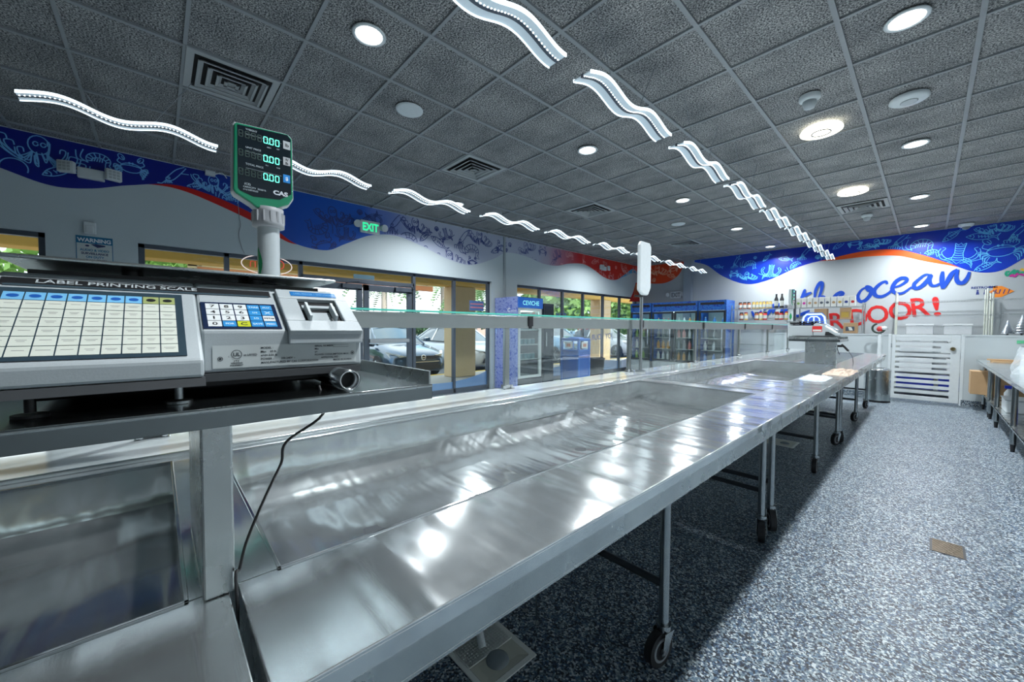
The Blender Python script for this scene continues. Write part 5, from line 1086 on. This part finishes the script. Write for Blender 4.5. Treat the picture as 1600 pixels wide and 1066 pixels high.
# the pair is dark glass; smaller vials beside them
j0 = None
for k in range(6):
    c = V((-2.26+.030*k, y-.10, .501))
    if j0 is None: j0 = (bottle('tiny dark vial in the row beside the tall bottles', FRG, tuple(c), 'dark vials on the top shelf', .012, .07, BLACK, 'vial', 'vial'), c)
    else: dup(j0[0], c-j0[1])
def box_item(name, lab, cat, c, sx, sy, sz, m, grp=None, det=None, rz=0.):
    x, y, z = c; t = thing(name, lab, cat, (x, y, z), grp)
    MB().box((x-sx/2, y-sy/2, z), (x+sx/2, y+sy/2, z+sz)).build('carton', m, t, bevel=.003)
    if det: det(t, x, y-sy/2, z, sx, sz)
    t.rotation_euler = (0, 0, rz); return t
j0 = None
cols = [(-3.2, SB), (-2.86, SY), (-2.72, SB), (-2.46, SR)]
for i, (x, m) in enumerate([(-3.19, SB), (-3.09, SY), (-2.86, SB), (-2.77, SY), (-2.68, SR), (-2.44, SB), (-2.35, SR), (-2.25, SY)]):
    jar((x, y, .226), m, SR if i % 2 else BLACK, .044, .19, ['brown jar with dark lid at the left end of the lower sauce shelf', 'yellow jar with red lid second from left on the lower sauce shelf', 'brown jar with dark lid starting the middle trio of the lower sauce shelf', 'yellow jar with red lid inside the middle trio of the lower sauce shelf', 'red jar with dark lid closing the middle trio of the lower sauce shelf', 'brown jar with red lid below the tall bottles', 'red jar with dark lid below the tall bottles', 'yellow jar with red lid at the right end of the lower sauce shelf'][i], None)
def oval(col):
    def f(t, x, yf, z, sx, sz):
        fr = FR((x, yf-.001, z), (1, 0, 0), (0, 0, 1)); MB().flat([(.028*math.cos(k*.52), sz*.42+.028*math.sin(k*.52)) for k in range(12)], fr).build('round_label', col, t)
    return f
CB = mat('carton_white', (.66, .68, .64), .5)
for k, m in enumerate([MATS['product_green'], MATS['logo_magenta'], CARD, CARD, ALU, ALU, CARD, SY, MATS['sign_navy'], SR]):
    box_item('spice_box', ['first from the left, green disc', 'second from the left, purple disc', 'third from the left, tan disc', 'fourth from the left, tan disc', 'fifth from the left, dark disc', 'sixth from the left, dark disc', 'seventh from the left, tan disc', 'eighth from the left, yellow disc', 'ninth from the left, navy disc', 'rightmost, red disc'][k]+', in the row of white spice boxes', 'box', (-2.02+.103*k, 10.74, .501), .088, .09, .21, CB, 'row of white spice boxes', oval(m))
box_item('cardboard_box', 'brown carton under the left half of the spice box row', 'box', (-1.62, 10.80, .226), .22, .2, .23, CARD)
box_item('cardboard_box', 'tan carton with a yellow front under the right half of the spice box row', 'box', (-1.21, 10.80, .226), .17, .2, .24, CARD, None, lambda t, x, yf, z, sx, sz: MB().box((x-.06, yf-.002, z+.04), (x+.06, yf, z+.15)).build('yellow_front', mat('carton_yellow', (.5, .34, .06), .5), t))
box_item('cardboard_box', 'brown box with a black and white logo right of the farther scale', 'box', (-1.12, 10.78, -.074), .22, .2, .22, CARD, None, lambda t, x, yf, z, sx, sz: MB().box((x-.07, yf-.002, z+.05), (x+.07, yf, z+.14)).mat(1).flat([(-.01, .06), (.05, .06), (.02, .13), (-.03, .13)], FR((x, yf-.003, z), (1, 0, 0), (0, 0, 1))).build('logo_patch', [ALU, CREAM], t))
# foam boxes
FOAM = mat('white_foam', (.72, .76, .78), .6, bump=.1)
def foam(c, lab, sx=.36, sz=.20):
    x, y, z = c; t = thing('foam_cooler', lab, 'foam box', c, 'white foam boxes behind the gate'); MB().box((x-sx/2, y-.14, z), (x+sx/2, y+.14, z+sz*.80)).build('box_body', FOAM, t, bevel=.008); MB().box((x-sx/2-.008, y-.148, z+sz*.80), (x+sx/2+.008, y+.148, z+sz)).build('lid', FOAM, t, bevel=.008)
    MB().box((x-.05, y-.152, z+sz*.86), (x+.05, y-.148, z+sz*.90)).build('lid_notch', SCALEGR, t)
foam((-.12, 10.90, -.084), 'white foam box above the gate, left of the pair'); foam((.36, 10.90, -.084), 'white foam box above the gate, right of the pair', .34)
for z, w in ((ZF+.861, 'upper'), (ZF+.501, 'lower')):
    foam((-.16, 10.90, z), 'white foam box behind the %s gate slats, on the left' % w, .44, .24); foam((.42, 10.90, z), 'white foam box behind the %s gate slats, on the right' % w, .34, .24)
for x, l in ((-.16, 'left'), (.40, 'right')): box_item('storage_crate', 'deep blue crate at the %s on the bottom shelf behind the gate' % l, 'crate', (x, 10.9, ZF+.151), .5, .34, .26, mat('crate_blue', (.01, .03, .42), .4), None)
# silver trees
def tree(c, h, lab):
    x, y, z = c; t = thing('silver_tree', lab, 'decoration', c); m = MB(); n = 7
    for k in range(n): r0 = h*.27*(1-k/n)+.008; z0 = z+h*.1+h*.86*k/n; m.lathe((x, y, z0), [(r0, 0), (r0*.4, h*.15)], 14)
    m.build('tinsel_cone', mat('tinsel', (.42, .47, .52), .3, .7, bump=1, bscale=150), t); MB().cyl((x, y, z), (x, y, z+h*.14), h*.05).build('trunk', PIPEDK, t)
tree((.86, 10.04, -.074), .24, 'smaller silver tinsel tree on top of the right half wall, leftmost'); tree((1.00, 10.04, -.074), .33, 'taller silver tinsel tree on top of the right half wall'); tree((1.20, 10.04, -.074), .46, 'tallest silver tinsel tree at the right picture edge')
# trash can, pole
cx, cy = -.60, 9.45; t = thing('trash_can', 'round brushed steel trash can before the half gate', 'trash can', (cx, cy, ZF))
MB().lathe((cx, cy, ZF), [(.175, .03), (.175, .56)], 40).build('body', STEEL, t); MB().lathe((cx, cy, ZF), [(.178, 0), (.178, .035)], 40).build('base_ring', BLACK, t); MB().lathe((cx, cy, ZF), [(.18, .555), (.182, .58), (.15, .60), (.15, .58), (.165, .56)], 40, cap=False).build('rim', CHROME, t); MB().cyl((cx, cy, ZF+.54), (cx, cy, ZF+.55), .172, n=32).build('liner', BLACK, t)
px, py = -.60, 9.72
t = thing('white_post', 'slim white post rising behind the trash can', 'post', (px, py, ZF)); MB().cyl((px, py, ZF), (px, py, -.03), .030, n=18).build('tube', WHITE, t); MB().lathe((px, py, ZF), [(.06, 0), (.06, .012)], 24).build('foot_plate', WHITE, t)
t = thing('table_ornament', 'small red and white round ornament with a dark wreath on top of the white post', 'ornament', (px, py, -.03))
MB().lathe((px, py, -.03), [(.03, 0), (.05, .03), (.052, .06), (.03, .09), (0, .10)], 18).build('red_bulb', SR, t); r = [(px-.02+.085*math.cos(k*math.pi/10), py-.03, .03+.085*math.sin(k*math.pi/10)) for k in range(6, 21)]; MB().tube(r, .016, 8).build('wreath', mat('wreath_dark', (.03, .05, .04), .7), t); MB().lathe((px+.055, py-.02, 0), [(.03, 0), (.045, .03), (.03, .06), (0, .07)], 14).build('white_bulb', WHITE, t)
# ---------------------------------------------------------------- right work tables
TZ = -.48
def work_table(x0, x1, y0, y1, legs, lab):
    t = thing('work_table', lab, 'work table', ((x0+x1)/2, (y0+y1)/2, ZF))
    MB().box((x0, y0, TZ-.006), (x1, y1, TZ)).box((x0, y0, TZ-.04), (x0+.004, y1, TZ)).box((x0, y1-.004, TZ-.04), (x1, y1, TZ)).box((x0, y0, TZ-.04), (x1, y0+.004, TZ)).build('worktop', STEELTOP, t, bevel=.002)
    MB().box((x0+.07, y0+.03, ZF+.26), (x1, y1-.03, ZF+.275)).box((x0+.07, y0+.03, ZF+.245), (x0+.075, y1-.03, ZF+.275)).build('undershelf', STEEL, t, bevel=.002)
    for ly in legs:
        for lx in (x0+.09, x1-.06):
            l = MB().cyl((lx, ly, ZF+.08), (lx, ly, TZ-.006), .023, n=16); lo = l.build('leg', PIPE, t)
            MB().cyl((lx, ly, ZF), (lx, ly, ZF+.085), .015, .021, n=14).build('adjustable_foot', BLACK, t)
work_table(.545, 1.38, 8.90, 9.88, [8.98, 9.83], 'farther steel work table by the right half wall')
work_table(.545, 1.38, 5.0, 8.885, [5.1, 6.60, 8.09, 8.80], 'long steel work table at the right edge with stocked undershelf')
t = thing('kraft_tray', 'folded brown paper wrap lying on the farther work table', 'paper', (.85, 9.4, TZ)); fr = FR((.66, 9.30, TZ+.0), (1, 0, 0), (0, 1, 0))
MB().box((.66, 9.25, TZ+.001), (1.15, 9.42, TZ+.02), Matrix.Rotation(.1, 3, 'Z')).build('folded_sheet', CARD, t, bevel=.004); MB().box((.62, 9.30, TZ+.022), (.95, 9.38, TZ+.045), Matrix.Rotation(-.15, 3, 'Z')).build('loose_flap', CARD, t, bevel=.003)
def bag(c, sx, sy, sz, lab, m, seed):
    x, y, z = c; t = thing('plastic_bag', lab, 'bag', c); rn = random.Random(seed); rings = []
    for k in range(7):
        f = k/6; w = 1-.35*f**2; rings.append([V((x+sx/2*w*math.cos(a*math.pi/8)*(1+.15*rn.random()), y+sy/2*w*math.sin(a*math.pi/8)*(1+.15*rn.random()), z+sz*f)) for a in range(16)])
    MB().loft(rings, True, True, False).build('bag_film', m, t); MB().box((x-sx*.30, y-sy*.3, z+.004), (x+sx*.30, y+sy*.3, z+sz*.7)).build('white_contents', FOAM, t, bevel=.01)
    MB().tube([(x-sx*.33, y-sy*.1, z+sz*.99), (x, y, z+sz), (x+sx*.33, y+sy*.1, z+sz*.99)], .006, 6).build('dark_band', BLACK, t)
a = PY(1594, 560, 7.9)
bag((.80, 7.05, TZ+.001), .30, .30, .30, 'upright clear plastic bag of white goods on the long work table', PLASTICBAG, 1)
bag((.92, 7.75, TZ+.001), .30, .28, .22, 'second clear plastic bag of white goods behind the first', PLASTICBAG, 2)
UZ = ZF+.276
box_item('cardboard_box', 'brown carton overhanging the end of the undershelf, nearest the half wall', 'box', (.60, 9.60, UZ), .26, .34, .36, CARD)
box_item('cardboard_box', 'lower of the two stacked brown cartons on the undershelf', 'box', (.84, 9.22, UZ), .22, .30, .20, CARD)
t = box_item('cardboard_box', 'upper of the two stacked brown cartons on the undershelf', 'box', (.86, 9.22, UZ+.201), .30, .34, .14, CARD)
box_item('cardboard_box', 'wide brown carton farther right on the undershelf', 'box', (1.10, 8.50, UZ), .30, .36, .34, CARD)
t = thing('storage_tub', 'translucent white tub on the undershelf of the long work table', 'tub', (.80, 7.85, UZ)); MB().box((.665, 7.60, UZ), (.93, 8.02, UZ+.15)).build('tub_body', WHITE, t, bevel=.012); MB().box((.655, 7.59, UZ+.15), (.94, 8.03, UZ+.162)).build('tub_lid', SCALEGR, t, bevel=.004)
t = thing('spray_bottle', 'spray bottle with a blue head and yellow label on the undershelf', 'bottle', (.76, 8.42, UZ)); MB().lathe((.76, 8.42, UZ), [(.045, 0), (.045, .16), (.015, .22)], 16).build('bottle_body', WHITE, t); MB().lathe((.76, 8.42, UZ+.04), [(.046, 0), (.046, .07)], 16, cap=False).build('yellow_label', mat('label_lime', (.6, .65, .05), .4), t); MB().box((.72, 8.40, UZ+.22), (.80, 8.44, UZ+.26)).build('trigger_head', mat('trigger_blue', (.01, .04, .5), .4), t)
box_item('storage_crate', 'deep blue crate under the long work table at the right picture edge', 'crate', (.98, 6.9, UZ), .36, .5, .16, MATS['crate_blue'])
box_item('paper_pack', 'pale pack lying on top of the deep blue crate', 'pack', (.98, 6.9, UZ+.161), .32, .40, .10, FOAM)
box_item('kraft_carton', 'pale brown open carton low under the long table at the picture edge', 'box', (.86, 6.2, UZ), .30, .30, .14, mat('kraft_pale', (.55, .42, .28), .7))

# ---------------------------------------------------------------- outside
GZ = ZF-.15
STUC = mat('ochre_stucco', (.85, .52, .12), .8, bump=.6, bscale=14); STUT = mat('tan_stucco', (.74, .54, .30), .8, bump=.5, bscale=14)
def m_asph():
    m, nt, b = newmat('asphalt'); v = coords(nt); nt.links.new(ramp(nt, noise(nt, v, 6, 8), [(.3, (.10, .11, .12)), (.7, (.22, .23, .24))]), b.inputs['Base Color']); b.inputs['Roughness'].default_value = .85; return m
g = MB().box((-90, -60, GZ-.1), (-9.02, 90, GZ)); struct(g.build('ground_asphalt', m_asph(), loc=(0, 0, GZ)))
struct(MB().box((-9.0, -30, GZ-.1), (XW-.201, 60, ZF-.005)).build('ground_sidewalk', mat('concrete', (.42, .41, .38), .8, bump=.2)))
tag(MB().box((-9.16, -12, GZ+.001), (-9.002, 30, ZF-.002)).build('yellow_curb', mat('curb_yellow', (.75, .50, .04), .6), bevel=.02), 'yellow painted curb along the sidewalk outside', 'curb')
t = thing('arcade', 'ochre stucco arcade with tan columns outside the windows', 'arcade', (-8.5, 6, GZ))
MB().box((-8.68, -20, 1.07), (-8.28, 40, 2.35)).build('beam', STUC, t, bevel=.02)
MB().box((-8.28, -20, 2.1), (XW-.205, 40, 2.25)).build('soffit', mat('soffit_cream', (.6, .55, .45), .8), t)
for yc in (-7.0, -.75, 5.93, 12.4, 18.9):
    cmb = MB().box((-8.70, yc-.36, ZF-.004), (-8.26, yc+.36, 1.069)); cmb.build('column', STUT, t, bevel=.02)
t2 = thing('entrance_signboard', 'coral and white board hanging outside below the ochre beam over the entrance', 'signboard', (-9.15, 2.9, .96))
MB().box((-9.18, .42, .97), (-9.12, 5.5, 1.13)).build('board', mat('board_coral', (.78, .42, .32), .6), t2, bevel=.004)
MB().box((-9.115, .42, 1.10), (-9.11, 5.5, 1.13)).box((-9.115, .42, .97), (-9.11, .55, 1.13)).build('board_trim', CREAM, t2)
for yy in (.6, 2.9, 5.3): MB().box((-9.15, yy-.02, 1.12), (-8.675, yy+.02, 1.16)).build('bracket', ALU, t2)
# cars
CG = mat('car_glass', (.03, .06, .08), .04, 0, coat=1.)
def make_car(paint, lab, loc, sc=1.0, suv=False):
    t = thing('car', lab, 'car', loc); t.scale = (1, 1, 1)
    O = V(loc); hh = 1.12 if suv else 1.
    def L(x, y, z): return O+V((x*sc, y*sc, z*sc*hh))
    st = [(0, .28, .60, .60), (-.10, .20, .70, .78), (-.40, .17, .80, .88), (-.95, .17, .90, .91), (-1.30, .17, .95, .91), (-2.4, .16, .97, .91), (-3.6, .17, 1.0, .91), (-4.2, .20, 1.03, .88), (-4.5, .26, .98, .82), (-4.6, .32, .80, .70)]
    st = catmull(st, 3); rings = []
    for x, zl, zh, hw in st:
        pr = [(-.80, zl), (-.98, zl+.10*(zh-zl)), (-1.0, zl+.45*(zh-zl)), (-.96, zl+.78*(zh-zl)), (-.86, zh-.03), (-.55, zh), (0, zh+.015), (.55, zh), (.86, zh-.03), (.96, zl+.78*(zh-zl)), (1.0, zl+.45*(zh-zl)), (.98, zl+.10*(zh-zl)), (.80, zl)]
        rings.append([L(x, a*hw, c) for a, c in pr])
    MB().loft(rings, True, True).build('body', paint, t)
    # greenhouse
    xw0, xw1, xr1, xr0 = -1.22, -2.02, -3.25, -4.05; zb, zr = .94, 1.43
    g = [(xw0, .70, .93), (xw1, .60, zr-.02), (-2.6, .61, zr+.01), (xr1, .58, zr-.02), (xr0, .68, .99)]
    bl = [(xw0, .84), (xw1+.35, .86), (-2.6, .86), (xr1-.3, .86), (xr0, .80)]
    m = MB(); m.mat(0)
    m.add([L(xw0, -.74, .93), L(xw0+.06, 0, .95), L(xw0, .74, .93), L(xw1, .58, zr-.03), L(xw1+.05, 0, zr), L(xw1, -.58, zr-.03)], [(0, 1, 4, 5), (1, 2, 3, 4)], True)
    m.add([L(xr0, -.72, .99), L(xr0-.04, 0, 1.0), L(xr0, .72, .99), L(xr1, .56, zr-.03), L(xr1, 0, zr), L(xr1, -.56, zr-.03)], [(1, 0, 5, 4), (2, 1, 4, 3)], True)
    for s_ in (-1, 1):
        m.add([L(xw0, s_*.74, .93), L(xr0, s_*.72, .99), L(xr1, s_*.56, zr-.03), L(-2.6, s_*.60, zr), L(xw1, s_*.58, zr-.03), L(-2.6, s_*.86, .96), L(-1.5, s_*.83, .95), L(-3.7, s_*.84, .98)], [(0, 6, 5, 3, 4), (5, 7, 1, 2, 3)])
    m.build('window_glass', CG, t)
    r = [[L(x, a*w, z+dz) for a, dz in ((-1, -.03), (-.6, .012), (0, .025), (.6, .012), (1, -.03), (.9, -.06), (0, -.05), (-.9, -.06))] for x, w, z in ((xw1+.04, .58, zr-.02), (-2.6, .62, zr+.005), (xr1-.04, .57, zr-.02))]
    MB().loft(r, True, True).build('roof', paint, t)
    p_ = MB()
    for s_ in (-1, 1):
        p_.tube([L(xw0, s_*.75, .93), L(xw1, s_*.585, zr-.02), L(-2.6, s_*.615, zr+.0), L(xr1, s_*.565, zr-.02), L(xr0, s_*.73, .99)], .030*sc, 6).tube([L(-2.65, s_*.86, .97), L(-2.6, s_*.61, zr)], .028*sc, 6)
    p_.build('pillars', paint, t)
    for s_ in (-1, 1):
        MB().loft([[L(-1.45+dx, s_*.90, 1.0), L(-1.45+dx, s_*1.06, 1.0), L(-1.45+dx, s_*1.06, 1.12), L(-1.45+dx, s_*.90, 1.10)] for dx in (-.06, .08)], True, True, False).build('side_mirror', paint, t, bevel=.02)
        hl = [(-.06, .42, .66), (-.05, .66, .69), (-.34, .84, .76), (-.50, .875, .76), (-.28, .83, .62), (-.10, .62, .57)]
        MB().add([L(x+.03, s_*y_, z) for x, y_, z in hl]+[L(x-.05, s_*(y_-.03), z) for x, y_, z in hl], [tuple(range(6)), tuple(range(11, 5, -1))]+[(i, (i+1) % 6, 6+(i+1) % 6, 6+i) for i in range(6)]).build('headlight', mat('headlight_clear', (.75, .78, .80), .1, coat=1), t)
        for wx in (-.85, -3.62):
            wo_ = MB(); wo_.cyl(L(wx, s_*.72, .32/hh), L(wx, s_*.925, .32/hh), .325*sc, n=28).build('tire', RUBBER, t)
            w2 = MB().cyl(L(wx, s_*.92, .32/hh), L(wx, s_*.930, .32/hh), .215*sc, n=24)
            w2.mat(1)
            for k in range(7):
                a = k*2*math.pi/7; c0 = L(wx, s_*.932, .32/hh); d_ = V((math.cos(a), 0, math.sin(a))); e_ = V((-math.sin(a), 0, math.cos(a)))
                w2.add([c0+d_*.03+e_*.02, c0+d_*.20*sc+e_*.03, c0+d_*.20*sc-e_*.03, c0+d_*.03-e_*.02, *[q+V((0, s_*.012, 0)) for q in (c0+d_*.03+e_*.02, c0+d_*.20*sc+e_*.03, c0+d_*.20*sc-e_*.03, c0+d_*.03-e_*.02)]], [(0, 1, 2, 3), (4, 5, 6, 7), (0, 1, 5, 4), (2, 3, 7, 6), (1, 2, 6, 5)])
            w2.build('wheel_rim', [PIPEDK, CHROME], t)
    gz = [(-.60, .62), (.60, .62), (.48, .54), (-.48, .54)]
    MB().loft([[L(.02, -.55, .64), L(.06, 0, .66), L(.02, .55, .64)], [L(.035, -.42, .56), L(.075, 0, .56), L(.035, .42, .56)]], False, False).loft([[L(.03, -.50, .44), L(.08, 0, .44), L(.03, .50, .44)], [L(.03, -.60, .28), L(.07, 0, .26), L(.03, .60, .28)]], False, False).build('grille', BLACK, t)
    MB().lathe(L(.065, 0, .61), [(.075*sc, .0), (.075*sc, .015), (.055*sc, .018), (.055*sc, 0)], 20, 'X', cap=False).box(L(.07, -.06, .60), L(.085, .06, .615)).build('badge', CHROME, t)
    MB().box(L(.06, -.50, .485), L(.085, .50, .50)).build('bumper_trim', CHROME, t)
    return t
PS = mat('paint_slate', (.04, .08, .13), .18, .5, coat=1); PW = mat('paint_white', (.72, .75, .78), .25, coat=1); PB = mat('paint_sky', (.22, .40, .55), .2, .4, coat=1); PG = mat('paint_graphite', (.06, .07, .08), .25, .4, coat=1)
make_car(PS, 'slate blue sedan parked nose-in, seen through the entrance doors', (-9.45, 5.35, GZ))
make_car(PW, 'white sedan parked behind the tan column, right of the slate blue one', (-9.8, 8.3, GZ))
make_car(PB, 'pale blue car whose wheel shows left of the recycling bin', (-9.6, 13.0, GZ), 1.05, True)
make_car(PW, 'white car parked beyond the second column', (-9.6, 17.6, GZ), 1.0)
make_car(PG, 'dark car in the far parking row, high between the two near sedans', (-19, 9.5, GZ), 1.0, True)
make_car(PS, 'slate car in the far parking row, farther right', (-19, 14.5, GZ), 1.0, True)
make_car(PW, 'white car in the far parking row behind the slate sedan', (-19, 5.6, GZ), 1.0)
make_car(PB, 'pale blue car in the far parking row at its right end', (-19.5, 20, GZ), 1.0)
make_car(PG, 'dark car parked outside left of the entrance doors', (-9.6, 1.6, GZ), 1.0)
# strip of shops across the lot
t = thing('shop_building', 'long low coral shop building across the parking lot', 'building', (-40, 10, GZ))
MB().box((-46, -14, GZ), (-40, 44, .9)).build('wall', mat('coral_wall', (.72, .46, .38), .8), t); MB().box((-40.4, -14, .9), (-39.6, 44, 1.35)).build('fascia', mat('terracotta', (.55, .22, .12), .8), t)
MB().box((-39.98, -14, .5), (-39.9, 44, .6)).build('white_stripe', CREAM, t)
for k in range(9): MB().box((-39.99, -12+4*k, GZ), (-39.95, -9.5+4*k, .2)).build('shop_window', CG, t)
for k in range(9): MB().box((-39.98, -13+4*k, GZ), (-39.6, -12.6+4*k, .9)).build('pilaster', mat('orange_pilaster', (.75, .30, .08), .7), t)
# palms and trees
LEAF = [mat('palm_leaf', (.10, .20, .06), .5), mat('leaf_bright', (.20, .36, .08), .6), mat('leaf_dark', (.05, .12, .04), .6)]
TRK = mat('palm_trunk', (.40, .34, .28), .9, bump=.5)
def palm(c, h, seed, lab, s=1.):
    rn = random.Random(seed); O = V(c); t = thing('palm_tree', lab, 'tree', c); top = O+V((.3*rn.uniform(-1, 1), .3*rn.uniform(-1, 1), h))
    MB().tube([O, O+(top-O)*.5+V((.1, 0, 0)), top], lambda q: .20-.09*q, 10).build('trunk', TRK, t)
    m = MB()
    for k in range(20):
        a = k*2.4; el = rn.uniform(-.1, 1.0); d = V((math.cos(a), math.sin(a), 0)); side = V((-d.y, d.x, 0)); Lf = s*rn.uniform(2.1, 2.8); pv = None
        N = 12
        for i in range(N+1):
            q = i/N; p = top+d*(Lf*q*math.cos(el*.6))+V((0, 0, Lf*(el*.75*q-1.0*q*q)))
            if pv is not None:
                w = s*.55*math.sin(math.pi*min(1, q*.9+.08))
                for sd_ in (-1, 1):
                    for sub in (0, .5):
                        b0_ = pv+(p-pv)*sub; tip = b0_+side*sd_*w+d*.25*s+V((0, 0, -.30*w)); m.add([b0_, b0_+(p-pv)*.32, tip], [(0, 1, 2)])
            pv = p
    m.build('fronds', LEAF[0], t)
def bush(c, rx, ry, rz, seed, lab, m_, n=1800, name='leafy_tree', ls=.22, trunk=True):
    rn = random.Random(seed); O = V(c); t = thing(name, lab, 'tree', c); m = MB(); cen = O+V((0, 0, rz*1.1+(.8 if trunk else 0)))
    bl = [(V((rn.uniform(-.6, .6)*rx, rn.uniform(-.6, .6)*ry, rn.uniform(-.6, .6)*rz)), rn.uniform(.4, .6)) for _ in range(9)]
    for k in range(n):
        o_, sc_ = rn.choice(bl); d = V((rn.gauss(0, 1), rn.gauss(0, 1), rn.gauss(0, 1))).normalized(); q = cen+o_+V((d.x*rx, d.y*ry, d.z*rz))*sc_*rn.uniform(.75, 1.05)
        u = V((rn.gauss(0, 1), rn.gauss(0, 1), rn.gauss(0, 1))).normalized()*ls; w = u.orthogonal().normalized()*ls*.55
        m.add([q-u, q+w, q+u, q-w], [(0, 1, 2, 3)])
    m.build('foliage', m_, t)
    if trunk: MB().tube([O, O+V((.1, .05, cen.z-O.z)), ], .16, 8).build('trunk', TRK, t)
palm((-24, 10.7, GZ), 5.4, 1, 'palm tree seen through the left glass of the entrance door'); palm((-27, 19.0, GZ), 5.6, 2, 'palm tree beyond the right window pane of the first window group', 1.15); palm((-22, 14.0, GZ), 5.0, 3, 'palm tree showing left of the tan column', 1.1); palm((-28, 24.5, GZ), 6.0, 4, 'palm tree right of the tan column', 1.2); palm((-30, 13.5, GZ), 5.0, 5, 'smaller distant palm tree above the white car')
palm((-16.8, 12.6, GZ), 3.9, 12, 'near palm with low fronds behind the CEVICHE fridge', .9)
bush((-17.5, 20.5, GZ), 2.6, 2.6, 1.9, 6, 'bright green leafy tree behind the second window group, left', LEAF[1], 2600); bush((-15, 26.5, GZ), 2.8, 2.8, 1.9, 7, 'bright green leafy tree behind the second window group, right', LEAF[1], 2600)
bush((-12, 33.0, GZ), 3.0, 3.0, 2.0, 8, 'leafy tree at the far end of the parking lot', LEAF[2], 2200)
bush((-34, 18.5, GZ), 2.0, 4.0, 1.1, 9, 'dark green tree line left of the palms', LEAF[2], 2200); bush((-36, 32, GZ), 2.0, 6.0, 1.3, 10, 'dark green tree line right of the palms', LEAF[2], 2600)
bush((-20, -1.2, GZ), 2.5, 3.0, 2.2, 11, 'green tree outside the leftmost window', LEAF[1], 2600); bush((-36, 2.5, GZ), 2.5, 3.5, 2.0, 12, 'pale green tree before the coral building', LEAF[1], 2000)
